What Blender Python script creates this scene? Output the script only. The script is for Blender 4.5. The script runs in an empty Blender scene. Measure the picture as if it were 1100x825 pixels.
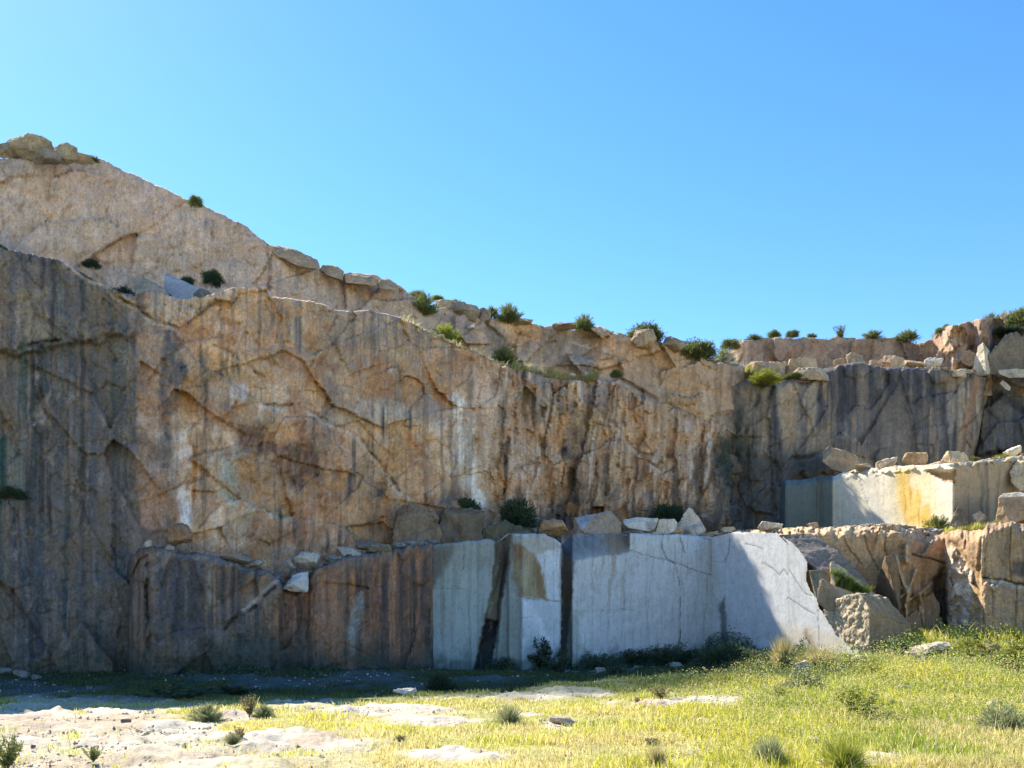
import bpy, bmesh, math, random
import numpy as np
from mathutils import Vector, Matrix

# ------------------------------------------------------------------ camera, sky, sun, exposure
sc = bpy.context.scene
COL = sc.collection
F, CX, HY, HC = 953.0, 550.0, 665.0, 1.7          # focal length (photo px), principal column, horizon row, eye height
cam = bpy.data.objects.new('camera', bpy.data.cameras.new('camera'))
COL.objects.link(cam)
cam.location = (0, 0, HC)
cam.rotation_euler = (math.radians(90), 0, 0)
cam.data.sensor_width = 36
cam.data.lens = F / 1100 * 36
cam.data.shift_y = (HY - 412.5) / 1100
cam.data.clip_end = 3000
sc.camera = cam

SUN = Vector((-3.4, 4.0, 5.0)).normalized()        # direction towards the sun: left, behind the cliffs, high
SUN_EL = math.asin(SUN.z)
w = bpy.data.worlds.new("World"); sc.world = w; w.use_nodes = True
nt = w.node_tree; nt.nodes.clear()
sky = nt.nodes.new('ShaderNodeTexSky'); sky.sky_type = 'NISHITA'; sky.sun_disc = False
sky.sun_elevation = SUN_EL
sky.sun_rotation = math.atan2(SUN.x, SUN.y)
sky.altitude = 300; sky.air_density = 1.0; sky.dust_density = 0.1; sky.ozone_density = 2.5
hs = nt.nodes.new('ShaderNodeHueSaturation'); hs.inputs['Saturation'].default_value = 1.28; hs.inputs['Hue'].default_value = .506
bg = nt.nodes.new('ShaderNodeBackground'); bg.inputs['Strength'].default_value = 0.097
out = nt.nodes.new('ShaderNodeOutputWorld')
nt.links.new(sky.outputs[0], hs.inputs['Color']); nt.links.new(hs.outputs[0], bg.inputs['Color'])
nt.links.new(bg.outputs[0], out.inputs['Surface'])
sl = bpy.data.lights.new('sun', 'SUN'); sl.energy = 3.5; sl.angle = math.radians(0.5); sl.color = (1.0, 0.93, 0.80)
so = bpy.data.objects.new('sun', sl); COL.objects.link(so)
so.rotation_euler = (-SUN).to_track_quat('-Z', 'Y').to_euler()
sc.view_settings.view_transform = 'Standard'; sc.view_settings.look = 'None'
sc.view_settings.gamma = 1; sc.view_settings.exposure = 1.62
sc.cycles.max_bounces = 6; sc.cycles.diffuse_bounces = 4

def PT(px, py, D):
    return Vector(((px - CX) / F * D, D, HC + (HY - py) / F * D))

# ------------------------------------------------------------------ noise (numpy)
def _h(ix, iy, iz, s):
    h = (ix.astype(np.int64) * 374761393 + iy.astype(np.int64) * 668265263 + iz.astype(np.int64) * 2147483647 + s * 1274126177) & 0xFFFFFFFF
    h = ((h ^ (h >> 13)) * 1274126177) & 0xFFFFFFFF
    h = ((h ^ (h >> 16)) * 2246822519) & 0xFFFFFFFF
    return ((h ^ (h >> 15)) & 0xFFFFFF) / float(0xFFFFFF)
def vn2(x, y, s=0):
    x = np.asarray(x, float); y = np.asarray(y, float)
    ix = np.floor(x); iy = np.floor(y); fx = x - ix; fy = y - iy
    fx = fx * fx * (3 - 2 * fx); fy = fy * fy * (3 - 2 * fy); z = np.zeros_like(ix)
    a = _h(ix, iy, z, s); b = _h(ix + 1, iy, z, s); c = _h(ix, iy + 1, z, s); d = _h(ix + 1, iy + 1, z, s)
    return ((a * (1 - fx) + b * fx) * (1 - fy) + (c * (1 - fx) + d * fx) * fy) * 2 - 1
def vn3(x, y, z, s=0):
    ix = np.floor(x); iy = np.floor(y); iz = np.floor(z); fx = x - ix; fy = y - iy; fz = z - iz
    fx = fx * fx * (3 - 2 * fx); fy = fy * fy * (3 - 2 * fy); fz = fz * fz * (3 - 2 * fz)
    r = 0
    for dz, wz in ((0, 1 - fz), (1, fz)):
        a = _h(ix, iy, iz + dz, s); b = _h(ix + 1, iy, iz + dz, s); c = _h(ix, iy + 1, iz + dz, s); d = _h(ix + 1, iy + 1, iz + dz, s)
        r = r + ((a * (1 - fx) + b * fx) * (1 - fy) + (c * (1 - fx) + d * fx) * fy) * wz
    return r * 2 - 1
def fbm(x, y, o=4, s=0, g=0.5):
    x = np.asarray(x, float); y = np.asarray(y, float)
    r = 0; a = 1; t = 0
    for k in range(o):
        r = r + vn2(x * 2**k + 17.3 * k, y * 2**k - 9.1 * k, s + k) * a; t += a; a *= g
    return r / t
def fbm3(x, y, z, o=4, s=0, g=0.5):
    r = 0; a = 1; t = 0
    for k in range(o):
        r = r + vn3(x * 2**k + 17.3 * k, y * 2**k - 9.1 * k, z * 2**k + 5.7 * k, s + k) * a; t += a; a *= g
    return r / t
def worley(x, y, s=0):
    x = np.asarray(x, float); y = np.asarray(y, float)
    ix = np.floor(x); iy = np.floor(y); z = np.zeros_like(ix)
    f1 = np.full(x.shape, 9.0); f2 = f1.copy(); bx = f1 * 0; by = f1 * 0; cx = f1 * 0; cy = f1 * 0
    for dx in (-1, 0, 1):
        for dy in (-1, 0, 1):
            gx = ix + dx; gy = iy + dy
            qx = gx + _h(gx, gy, z, s); qy = gy + _h(gx, gy, z + 1, s)
            d = (x - qx)**2 + (y - qy)**2
            m = d < f1
            f2 = np.where(m, f1, np.minimum(f2, d))
            f1 = np.where(m, d, f1); bx = np.where(m, gx, bx); by = np.where(m, gy, by)
            cx = np.where(m, x - qx, cx); cy = np.where(m, y - qy, cy)
    z2 = z + 2
    return np.sqrt(f1), np.sqrt(f2), _h(bx, by, z2, s), _h(bx, by, z2 + 1, s), _h(bx, by, z2 + 2, s), cx, cy
def sst(a, b, x):
    t = np.clip((x - a) / (b - a), 0, 1); return t * t * (3 - 2 * t)
def lin(pts):
    a = np.array(pts, float); return lambda q: np.interp(q, a[:, 0], a[:, 1])

# ------------------------------------------------------------------ mesh building
def make_mesh(name, V, Q, C=None, mat=None, smooth=True, tri=False):
    me = bpy.data.meshes.new(name)
    V = np.asarray(V, np.float32); Q = np.asarray(Q, np.int32); k = Q.shape[1]
    me.vertices.add(len(V)); me.vertices.foreach_set('co', V.ravel())
    me.loops.add(Q.size); me.loops.foreach_set('vertex_index', Q.ravel())
    me.polygons.add(len(Q)); me.polygons.foreach_set('loop_start', np.arange(0, Q.size, k, dtype=np.int32))
    me.update(calc_edges=True)
    me.polygons.foreach_set('use_smooth', np.full(len(Q), smooth, bool))
    if C is not None:
        at = me.attributes.new('Col', 'FLOAT_COLOR', 'POINT')
        c4 = np.ones((len(V), 4), np.float32); c4[:, :3] = np.clip(C, 0.004, 0.9)
        at.data.foreach_set('color', c4.ravel())
    if mat: me.materials.append(mat)
    return me
def link(name, me, label=None, cat=None, kind=None, group=None, parent=None):
    o = bpy.data.objects.new(name, me); COL.objects.link(o)
    if label: o['label'] = label
    if cat: o['category'] = cat
    if kind: o['kind'] = kind
    if group: o['group'] = group
    if parent: o.parent = parent
    return o

# ------------------------------------------------------------------ materials
def nodes(name):
    m = bpy.data.materials.new(name); m.use_nodes = True
    t = m.node_tree; t.nodes.clear()
    o = t.nodes.new('ShaderNodeOutputMaterial')
    return m, t, o
def rock_material(name, grain=1.0, bump=0.3, rough=0.88):
    m, t, o = nodes(name); L = t.links.new
    b = t.nodes.new('ShaderNodeBsdfPrincipled'); b.inputs['Roughness'].default_value = rough
    b.inputs['Specular IOR Level'].default_value = 0.25
    a = t.nodes.new('ShaderNodeAttribute'); a.attribute_name = 'Col'
    g = t.nodes.new('ShaderNodeTexCoord')
    def noise(scale, det, vec=None):
        n = t.nodes.new('ShaderNodeTexNoise'); n.inputs['Scale'].default_value = scale; n.inputs['Detail'].default_value = det
        n.inputs['Roughness'].default_value = 0.65
        L(vec if vec else g.outputs['Object'], n.inputs['Vector']); return n
    def rng(n, lo, hi, f0=0.3, f1=0.7):
        r = t.nodes.new('ShaderNodeMapRange'); r.inputs[1].default_value = f0; r.inputs[2].default_value = f1
        r.inputs[3].default_value = lo; r.inputs[4].default_value = hi; L(n.outputs['Fac'], r.inputs[0]); return r
    n1 = noise(1.6, 8); n2 = noise(14, 6)
    mp = t.nodes.new('ShaderNodeMapping'); mp.inputs['Scale'].default_value = (7, 7, 0.5); L(g.outputs['Object'], mp.inputs['Vector'])
    n3 = noise(1.0, 5, mp.outputs[0])
    r1 = rng(n1, 1 - .20 * grain, 1 + .18 * grain); r2 = rng(n2, 1 - .26 * grain, 1 + .24 * grain); r3 = rng(n3, 1 - .16 * grain, 1 + .14 * grain)
    m1 = t.nodes.new('ShaderNodeMath'); m1.operation = 'MULTIPLY'; L(r1.outputs[0], m1.inputs[0]); L(r2.outputs[0], m1.inputs[1])
    m2 = t.nodes.new('ShaderNodeMath'); m2.operation = 'MULTIPLY'; L(m1.outputs[0], m2.inputs[0]); L(r3.outputs[0], m2.inputs[1])
    mx = t.nodes.new('ShaderNodeVectorMath'); mx.operation = 'SCALE'; L(a.outputs['Color'], mx.inputs[0]); L(m2.outputs[0], mx.inputs['Scale'])
    L(mx.outputs[0], b.inputs['Base Color'])
    n4 = noise(5, 9); bp = t.nodes.new('ShaderNodeBump'); bp.inputs['Strength'].default_value = bump; bp.inputs['Distance'].default_value = 0.12
    L(n4.outputs['Fac'], bp.inputs['Height']); L(bp.outputs[0], b.inputs['Normal'])
    L(b.outputs[0], o.inputs['Surface'])
    return m
def leaf_material(name, trans=0.4):
    m, t, o = nodes(name); L = t.links.new
    a = t.nodes.new('ShaderNodeAttribute'); a.attribute_name = 'Col'
    oi = t.nodes.new('ShaderNodeObjectInfo')
    r = t.nodes.new('ShaderNodeMapRange'); r.inputs[3].default_value = 0.75; r.inputs[4].default_value = 1.25; L(oi.outputs['Random'], r.inputs[0])
    v = t.nodes.new('ShaderNodeVectorMath'); v.operation = 'SCALE'; L(a.outputs['Color'], v.inputs[0]); L(r.outputs[0], v.inputs['Scale'])
    d = t.nodes.new('ShaderNodeBsdfPrincipled'); d.inputs['Roughness'].default_value = 0.6; d.inputs['Specular IOR Level'].default_value = 0.2
    tr = t.nodes.new('ShaderNodeBsdfTranslucent')
    L(v.outputs[0], d.inputs['Base Color']); L(v.outputs[0], tr.inputs['Color'])
    mx = t.nodes.new('ShaderNodeMixShader'); mx.inputs[0].default_value = trans
    L(d.outputs[0], mx.inputs[1]); L(tr.outputs[0], mx.inputs[2]); L(mx.outputs[0], o.inputs['Surface'])
    return m
M_ROCK = rock_material('weathered_granite')
M_CUT = rock_material('cut_granite', 0.38, 0.07, 0.8)
M_BOULDER = rock_material('boulder_granite', 0.9, 0.6)
M_GROUND = rock_material('sandy_ground', 0.6, 0.5, 0.95)
M_LEAF = leaf_material('leaf')
M_GRASS = leaf_material('grass_blade', 0.6)
M_STEM = rock_material('stem_bark', 0.6, 0.3)

# palette: linear base colours
TAN = (.385, .270, .165); PALE = (.50, .41, .31); OCHRE = (.42, .255, .115); RUST = (.285, .14, .070); PINK = (.42, .275, .195)
GREY = (.20, .195, .18); SLATE = (.095, .105, .112); BLACK = (.035, .037, .04); WHITE = (.62, .62, .60); SAGE = (.28, .31, .26)
MOSS_SHADE = (.060, .082, .060); BROWN = (.19, .125, .075); CREAM = (.56, .50, .40); BLUEG = (.13, .145, .16); LICHEN = (.36, .40, .34)

# ------------------------------------------------------------------ wall sheets: a face from foot to rim, then a terrace running back
class Sheet:
    def __init__(s, px, py, base, seed):
        s.px, s.py, s.seed, s.edge = px, py, seed, 4.0
        s.wx = px + fbm(px / 22, py / 22, 4, seed) * 7; s.wy = py + fbm(px / 22, py / 22, 4, seed + 50) * 7
        s.fx = px + fbm(px / 5, py / 5, 3, seed + 7) * 2.0; s.fy = py + fbm(px / 5, py / 5, 3, seed + 57) * 2.0
        s.col = np.ones(px.shape + (3,)) * np.array(base); s.rel = np.zeros_like(px)
    def mix(s, m, c, amt=1.0):
        m = np.clip(m * amt, 0, 1)[..., None]; s.col = s.col * (1 - m) + np.array(c) * m
    def mul(s, f): s.col = s.col * np.asarray(f)[..., None]
    def box(s, x0, x1, y0, y1, soft=6): 
        return sst(x0 - soft, x0 + soft, s.wx) * (1 - sst(x1 - soft, x1 + soft, s.wx)) * sst(y0 - soft, y0 + soft, s.wy) * (1 - sst(y1 - soft, y1 + soft, s.wy))
    def poly(s, pts, soft=3, fine=True):
        X, Y = (s.fx, s.fy) if fine else (s.wx, s.wy)
        if fine == 'exact': X, Y = s.px, s.py
        ins = np.zeros(X.shape, bool); d2 = np.full(X.shape, 1e9)
        n = len(pts)
        for i in range(n):
            (x0, y0), (x1, y1) = pts[i], pts[(i + 1) % n]
            if y0 != y1:
                c = ((y0 > Y) != (y1 > Y)) & (X < (x1 - x0) * (Y - y0) / (y1 - y0) + x0); ins ^= c
            dx, dy = x1 - x0, y1 - y0
            t = np.clip(((X - x0) * dx + (Y - y0) * dy) / max(1e-6, dx * dx + dy * dy), 0, 1)
            d2 = np.minimum(d2, (X - x0 - t * dx)**2 + (Y - y0 - t * dy)**2)
        sd = np.sqrt(d2) * np.where(ins, 1, -1)
        if fine != 'exact': sd = sd + s.edge * (fbm(s.px / 6 + len(pts), s.py / 10, 4, 211, .6) + (1.3 * fbm(s.px / 15, s.py / 26, 3, 213 + len(pts)) if s.edge > 3 else 0))
        return sst(-soft, soft, sd) * (np.clip(.80 + .75 * fbm(s.px / 5, s.py / 12, 4, 217, .6), .15, 1) if s.edge > 3 and fine is True else 1)
    def line(s, pts, w, fine=True):
        X, Y = (s.fx, s.fy) if fine else (s.wx, s.wy)
        if s.edge < 3: X = s.px * .6 + X * .4; Y = s.py * .6 + Y * .4
        d2 = np.full(X.shape, 1e9)
        for (x0, y0), (x1, y1) in zip(pts[:-1], pts[1:]):
            dx, dy = x1 - x0, y1 - y0
            t = np.clip(((X - x0) * dx + (Y - y0) * dy) / max(1e-6, dx * dx + dy * dy), 0, 1)
            d2 = np.minimum(d2, (X - x0 - t * dx)**2 + (Y - y0 - t * dy)**2)
        return np.exp(-d2 / (w * w))
    def crack(s, pts, w=1.3, depth=0.12, c=(.06, .055, .05), amt=0.7, edge=0.0):
        m = s.line(pts, w * (.8 if s.edge > 3 else .45)) * ((.15 + .85 * sst(-.25, .3, fbm(s.px / 14, s.py / 14, 3, 77))) if s.edge > 3 else 1)
        s.rel -= m * depth; s.mix(m, c, amt)
        if edge:
            m2 = s.line([(x - 1.5, y + 2.5) for x, y in pts], w); s.mix(m2, CREAM, edge)
    def ridge(s, pts, w=2.0, h=0.2, c=None, amt=0.6):
        m = s.line(pts, w); s.rel += m * h
        if c: s.mix(m, c, amt)
    def streak(s, x, y0, y1, w, c=SLATE, amt=0.7, lean=0.0):
        X = s.px + fbm(s.px / 30, s.py / 40, 3, int(x)) * w * 0.8 - (s.py - y0) * lean
        yy = s.py + fbm(s.px / 4, s.py / 60, 2, int(x) + 3) * (y1 - y0) * .18
        m = np.exp(-((X - x) / w)**4) * sst(y0 - 4, y0 + 8, yy) * (1 - sst(y0 + (y1 - y0) * .55, y1, yy))
        m *= (0.85 + 0.5 * fbm(s.px / 2.5, s.py / 50, 2, int(x) + 9)) * 1.15
        s.mix(m, c, amt)
    def streaks(s, m, c, sx=6, sy=110, lo=0.05, hi=.45, amt=.6, seed=0, lean=0):
        n = fbm((s.wx * .35 + s.px * .65 - (s.py - 500) * lean) / sx, s.py / sy, 4, s.seed + seed + 31, .6)
        s.mix(m * sst(lo, hi, n), c, amt)
    def patches(s, m, c, sz=30, lo=0.05, hi=.35, amt=.6, seed=0, asp=1.0):
        n = fbm(s.wx / sz, s.wy / (sz * asp), 5, s.seed + seed + 61, .6); s.mix(m * sst(lo, hi, n), c, amt)
    def facets(s, m, sx, sy, step=.3, tilt=.3, seed=0, shear=0.0, tone=.0, line=0.0):
        X = s.wx * .35 + s.fx * .65; Y = s.wy * .35 + s.fy * .65; m = m * np.ones_like(s.px)
        f1, f2, a, b, c, cx, cy = worley((X + shear * Y) / sx, Y / sy, s.seed + seed + 91)
        s.rel += m * ((a - .5) * step + cx * (b - .5) * tilt * 2 + cy * (c - .5) * tilt * 2)
        if tone: s.mul(1 + m * tone * (b * 2 - 1)); s.col = s.col * (1 + (m * tone * .35 * (c * 2 - 1))[..., None] * np.array((1, .1, -1)))
        if line:
            e = (1 - sst(0, 2.6 / min(sx, sy), f2 - f1)) * sst(-.1, .25, fbm(s.px / 20, s.py / 20, 3, seed + 7)) * m
            lg = sst(.5, .62, a); s.rel -= e * .06; s.mul(1 - e * line * (1 - lg)); s.mix(e * lg, CREAM, line * .5)
    def grain(s, a=.03, c=.2, sat=1.10, con=1.18):
        l = np.maximum(s.col.mean(-1, keepdims=True), .01); s.col = np.maximum(l + (s.col - l) * sat, .004) * np.power(l / .17, con - 1) * (np.array((1.24, 1.115, 1.06)) if con > 1.14 else 1)
        n = fbm(s.px / 3.2, s.py / 4.5, 3, s.seed + 401, .7); s.rel += n * a; s.mul(1 + c * fbm(s.px / 1.9, s.py / 2.3, 2, s.seed + 402) + .10 * n)
        v = fbm(s.wx / 7, s.wy / 11, 4, s.seed + 403, .65); cr = 1 - sst(.0, .05, np.abs(v)); s.rel -= cr * a * 1.2; s.mul(1 - .22 * cr)
    def rough(s, m, amp=.1, sz=20, o=6, seed=0, asp=1.0):
        s.rel += m * fbm(s.wx / sz, s.wy / (sz * asp), o, s.seed + seed + 13, .55) * amp

def sheet(name, x0, x1, top, bot, Dt, Db, design, seed, T=6.0, rise=0.0, step=1.4, ntop=14, jag=2.5, keep=None, mat=None,
          topcol=CREAM, toprough=0.35, skew=None, label=None, base=TAN, xs=None, lip=(3.0, .12), cat='cliff'):
    if xs is None:
        lo = np.arange(x0, max(x0, -40), 5.0); hi = np.arange(min(x1, 1140), x1 + .1, 5.0)
        xs = np.unique(np.concatenate([lo, np.arange(max(x0, -40), min(x1, 1140), step), hi]))
    ytop = top(xs)
    ytop = ytop + fbm(xs / 34, xs * 0 + seed, 3, seed) * jag + np.round(fbm(xs / 9, xs * 0, 2, seed + 3) * 2.2) * jag * .35 + fbm(xs / 3.5, xs * 0, 2, seed + 5) * jag * .3
    ybot = bot(xs)
    nf = int(max(8, np.median(ybot - ytop) / step)); t = np.linspace(0, 1, nf)[:, None]
    py = ybot[None] + (ytop - ybot)[None] * t
    px = np.broadcast_to(xs[None], py.shape).copy()
    if skew is not None: px = px + skew(px, py)
    S = Sheet(px, py, base, seed)
    design(S)
    D = Db(xs)[None] + (Dt(xs) - Db(xs))[None] * t - S.rel * 1.0
    # shoulders: the last few rows round back
    lw = lip[0] * (1 + .9 * fbm(px / 7, px * 0 + seed, 3, seed + 71)); sh = np.clip(1 - (py - ytop[None]) / np.maximum(lw, .8), 0, 1)**1.5; D = D + sh * (lip[1](px) if callable(lip[1]) else lip[1]) * (1 + .35 * fbm(px / 3, py / 3, 2, seed + 73))
    X = (px - CX) / F * D; Z = HC + (HY - py) / F * D
    V = np.stack([X, D, Z], -1)
    # terrace
    k = (np.arange(1, ntop + 1) / ntop)[:, None]**1.8
    Tx = (T(xs) if callable(T) else np.full_like(xs, T))[None]; Rx = (rise(xs) if callable(rise) else np.full_like(xs, rise))[None]
    Dtop = V[-1, :, 1][None] + k * Tx
    Xt = V[-1, :, 0][None] * Dtop / V[-1, :, 1][None]
    nz = fbm(Xt * 1.3, Dtop * 1.3, 4, seed + 21) * toprough * np.minimum(1, k * Tx / 0.8) * .6 - k * Tx * 0.015
    Zt = V[-1, :, 2][None] + nz + Rx * np.minimum(k * 1.6, 1)
    V = np.concatenate([V, np.stack([Xt, Dtop, Zt], -1)])
    tc = np.array(topcol) * (0.8 + .35 * fbm(Xt * .8, Dtop * .8, 4, seed + 33)[..., None])
    C = np.concatenate([S.col, tc])
    nr, nc = V.shape[:2]
    i = np.arange(nr * nc).reshape(nr, nc)
    Q = np.stack([i[:-1, :-1], i[:-1, 1:], i[1:, 1:], i[1:, :-1]], -1)
    if keep is not None:
        pe = np.concatenate([px, np.broadcast_to(px[-1], (ntop, nc))]); ye = np.concatenate([py, np.broadcast_to(py[-1], (ntop, nc))])
        km = keep(pe, ye); Q = Q[km[:-1, :-1] & km[1:, 1:]]
    else: Q = Q.reshape(-1, 4)
    me = make_mesh(name, V.reshape(-1, 3), Q, C.reshape(-1, 3), mat or M_ROCK)
    return link(name, me, label, cat, 'structure')

# ------------------------------------------------------------------ the main wall
B_top = lin([(-400, 262), (-120, 264), (0, 268), (60, 277), (80, 287), (110, 303), (125, 312), (145, 317), (155, 313), (168, 312), (182, 318), (196, 321), (215, 319),
             (230, 314), (248, 309), (285, 309), (290, 317), (320, 321), (345, 325), (362, 334), (375, 336), (400, 333), (430, 341), (450, 350), (465, 359), (480, 365),
             (520, 381), (540, 392), (560, 397), (590, 405), (620, 409), (640, 408), (660, 411), (690, 426), (720, 437), (750, 447), (775, 457), (790, 462), (803, 468), (815, 490), (830, 520)])
B_D = lin([(-400, 23), (-150, 26), (0, 28), (150, 30), (300, 34), (460, 40), (560, 45.5), (640, 49), (700, 51.5), (770, 55), (800, 58.5), (830, 66)])
B_foot = lin([(-400, 770), (0, 745), (300, 745), (460, 640), (480, 620), (600, 612), (830, 612)])
def design_B(S):
    x, y = S.px, S.py
    left = 1 - sst(120, 210, S.wx + (S.wy - 480) * -.05)
    low = sst(560, 600, S.wy)
    right = sst(470, 560, S.wx)
    mid = 1 - np.maximum(left, right)
    one = np.ones_like(x)
    # relief
    S.rough(one, .6, 170, 3, 1); S.rough(one, .07, 24, 4, 2)
    pass
    S.rel += 0
    S.rough(right, .6, 7, 4, 30, 7.0); S.rough(mid, .16, 6, 3, 31, 9)
    # base colour
    S.patches(one, PALE, 60, -.15, .35, .7, 1); S.patches(one, OCHRE, 34, .05, .35, .35, 2); S.patches(one, PINK, 46, .05, .4, .5, 3)
    S.patches(one, GREY, 28, .1, .4, .4, 4); S.patches(right, BROWN, 22, .1, .4, .5, 7, 2.5)
    S.facets(left, 46, 80, .45, .40, 0, -.35, .22, .45); S.facets(mid, 75, 62, .38, .45, 5, -.8, .20, .4); S.facets(mid, 34, 30, .20, .25, 6, .6, .12, .35)
    S.facets(right, 20, 62, .85, .6, 9, .15, .22, .5); S.facets(right, 9, 26, .34, .34, 14, .1, .15, .3)
    S.facets(one, 14, 17, .06, .07, 20, -.4, .10, .2)
    S.streaks(one, GREY, 7, 150, .1, .5, .45, 1); S.streaks(one, PALE, 9, 120, .12, .5, .4, 2)
    S.streaks(right, CREAM, 5, 70, .1, .45, .6, 3, -.08); S.streaks(right, BROWN, 4, 60, .1, .45, .6, 4, -.06)
    S.streaks(S.box(640, 800, 480, 570, 14), BROWN, 3, 40, .0, .4, .75, 14, -.45)
    # the dark weathered left part
    S.mix(left, (.094, .099, .102), .86)
    S.streaks(left, SLATE, 9, 200, -.05, .4, .7, 5); S.streaks(left, (.19, .18, .165), 6, 170, .08, .4, .6, 6)
    S.streaks(left, (.045, .052, .058), 11, 420, .10, .24, .75, 15); S.streaks(left, (.20, .165, .13), 9, 300, .16, .34, .6, 16); S.streaks(left, (.06, .10, .10), 7, 300, .24, .34, .6, 17)
    S.patches(left, (.16, .135, .10), 36, .1, .4, .7, 5); S.patches(left * sst(480, 560, y), (.15, .125, .085), 22, -.05, .3, .6, 8)
    S.patches(left, (.26, .25, .23), 14, .28, .5, .55, 9, 1.6)
    S.mix(S.poly([(14, 312), (50, 309), (52, 362), (30, 368), (27, 345), (12, 322)]), (.24, .215, .16), .85)
    S.mix(S.poly([(27, 285), (45, 283), (46, 306), (28, 308)]), (.22, .19, .165), .6)
    S.mix(S.poly([(28, 368), (55, 362), (66, 368), (40, 372), (20, 376)]), MOSS_SHADE, .8)
    S.mix(S.poly([(34, 440), (56, 416), (54, 445), (36, 458)]), (.24, .225, .21), .8)
    S.mix(S.poly([(37, 402), (44, 404), (43, 416), (36, 414)]), (.33, .34, .34), .8)
    S.streak(25, 372, 470, 6, (.06, .105, .105), .8); S.streak(4, 470, 560, 5, (.03, .075, .07), .9); S.mix(S.box(-10, 22, 522, 536, 4), (.035, .07, .06), .8)
    S.mix(S.poly([(8, 480), (26, 470), (26, 530), (8, 535)]), (.15, .175, .15), .7)
    for q in ((62, 410, 560, 5), (75, 330, 420, 6), (99, 330, 560, 6), (100, 500, 600, 5), (118, 300, 400, 4), (88, 600, 700, 6), (40, 540, 720, 8), (130, 380, 440, 4), (143, 370, 520, 4), (12, 300, 450, 5)):
        S.streak(q[0], q[1], q[2], q[3], SLATE, .75)
    # warm strip and dark strip at the edge of it
    S.mix(S.poly([(146, 362), (165, 352), (178, 372), (178, 430), (170, 470), (168, 545), (160, 570), (150, 566), (149, 470)]), (.33, .235, .165), .85)
    S.mix(S.poly([(150, 445), (160, 441), (178, 443), (176, 470), (163, 468), (147, 466)], 4), (.46, .39, .33), .7)
    S.mix(S.poly([(160, 500), (183, 495), (190, 515), (165, 520)]), (.42, .34, .28), .6)
    S.mix(S.poly([(160, 512), (178, 508), (180, 560), (165, 574), (150, 560)]), (.33, .205, .135), .6)
    S.mix(S.poly([(172, 378), (182, 345), (190, 352), (196, 385), (204, 402), (194, 418), (196, 438), (182, 446), (184, 470), (178, 474), (176, 440), (172, 420)]), (.085, .10, .105), .9)
    S.mix(S.poly([(170, 478), (185, 476), (190, 495), (178, 505), (168, 492)]), (.15, .13, .11), .75)
    # orange-white spring line
    S.mix(S.poly([(192, 415), (208, 395), (212, 470), (206, 530), (212, 580), (196, 560), (196, 470)]), OCHRE, .8)
    S.mix(S.poly([(196, 345), (212, 355), (216, 400), (204, 405), (197, 385)]), (.42, .33, .23), .7)
    S.mix(S.poly([(190, 465), (204, 458), (205, 500), (196, 510), (188, 490)], 4), (.64, .60, .54), .95); S.mix(S.box(186, 214, 440, 575, 10), PALE, .4)
    S.mix(S.poly([(189, 525), (200, 520), (207, 545), (203, 566), (191, 556)], 4), (.64, .60, .54), .95)
    S.streak(208, 470, 575, 3, (.26, .13, .055), .85); S.streak(217, 455, 560, 4, BROWN, .8); S.streak(221, 405, 470, 2.5, (.10, .08, .06), .8); S.streak(232, 420, 500, 2, CREAM, .6)
    S.streak(217, 378, 404, 3, SLATE, .7)
    for xx in (238, 244, 250, 256): S.streak(xx, 374, 412, 2.2, (.13, .13, .11), .8)
    S.mix(S.poly([(249, 415), (262, 413), (264, 428), (252, 430)], 4), (.46, .46, .44), .7)
    S.mix(S.poly([(240, 492), (257, 487), (256, 508), (250, 545), (236, 530)]), LICHEN, .75)
    # dark red brown patch and rough area below it
    S.mix(S.poly([(256, 458), (278, 458), (297, 470), (330, 472), (350, 490), (340, 520), (318, 530), (300, 515), (290, 495), (256, 482)], 8), (.15, .095, .07), 1.0)
    S.mix(S.poly([(240, 435), (255, 433), (254, 465), (243, 462)], 4), (.16, .11, .09), .65)
    S.mix(S.poly([(258, 500), (290, 498), (320, 540), (316, 556), (280, 545), (258, 520)], 6), (.34, .215, .105), .6)
    S.rough(S.box(256, 380, 455, 560, 14), .18, 7, 5, 40)
    S.mix(S.poly([(256, 545), (310, 540), (312, 600), (285, 598), (262, 575)], 6), (.29, .295, .23), .65)
    for q in ((300, 545, 606, 2.8), (316, 555, 590, 1.8), (352, 565, 605, 1.8), (365, 568, 598, 2.4), (375, 505, 545, 3), (380, 470, 535, 2), (407, 520, 575, 4), (400, 585, 600, 2)): S.streak(q[0], q[1], q[2], q[3], (.085, .095, .09), .8)
    # the big pale slabs above with run-off stains
    S.mix(S.poly([(250, 312), (285, 312), (292, 330), (330, 330), (318, 400), (262, 400), (245, 350)], 10), (.36, .29, .22), .6)
    for q in ((301, 322, 395, 3.2), (321, 322, 402, 4.2), (309, 330, 372, 3), (293, 330, 355, 3), (375, 345, 385, 7), (395, 345, 378, 6), (405, 352, 395, 4), (360, 345, 375, 6)): S.streak(q[0], q[1], q[2], q[3], (.135, .13, .115), .7)
    S.mix(S.poly([(340, 330), (430, 338), (420, 380), (395, 405), (350, 400), (330, 380)], 12), (.30, .275, .235), .55)
    S.mix(S.poly([(330, 360), (356, 345), (352, 430), (330, 440)], 8), (.39, .26, .14), .6)
    S.mix(S.poly([(396, 402), (420, 408), (418, 436), (398, 430)], 5), (.38, .235, .13), .6)
    S.mix(S.poly([(378, 432), (410, 430), (440, 440), (450, 455), (380, 462), (350, 455)], 8), (.47, .42, .33), .7)
    S.mix(S.poly([(440, 470), (478, 480), (480, 525), (445, 525)], 8), (.40, .25, .12), .7); S.mix(S.poly([(415, 450), (437, 450), (436, 510), (418, 505)], 5), (.41, .27, .12), .7)
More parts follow.
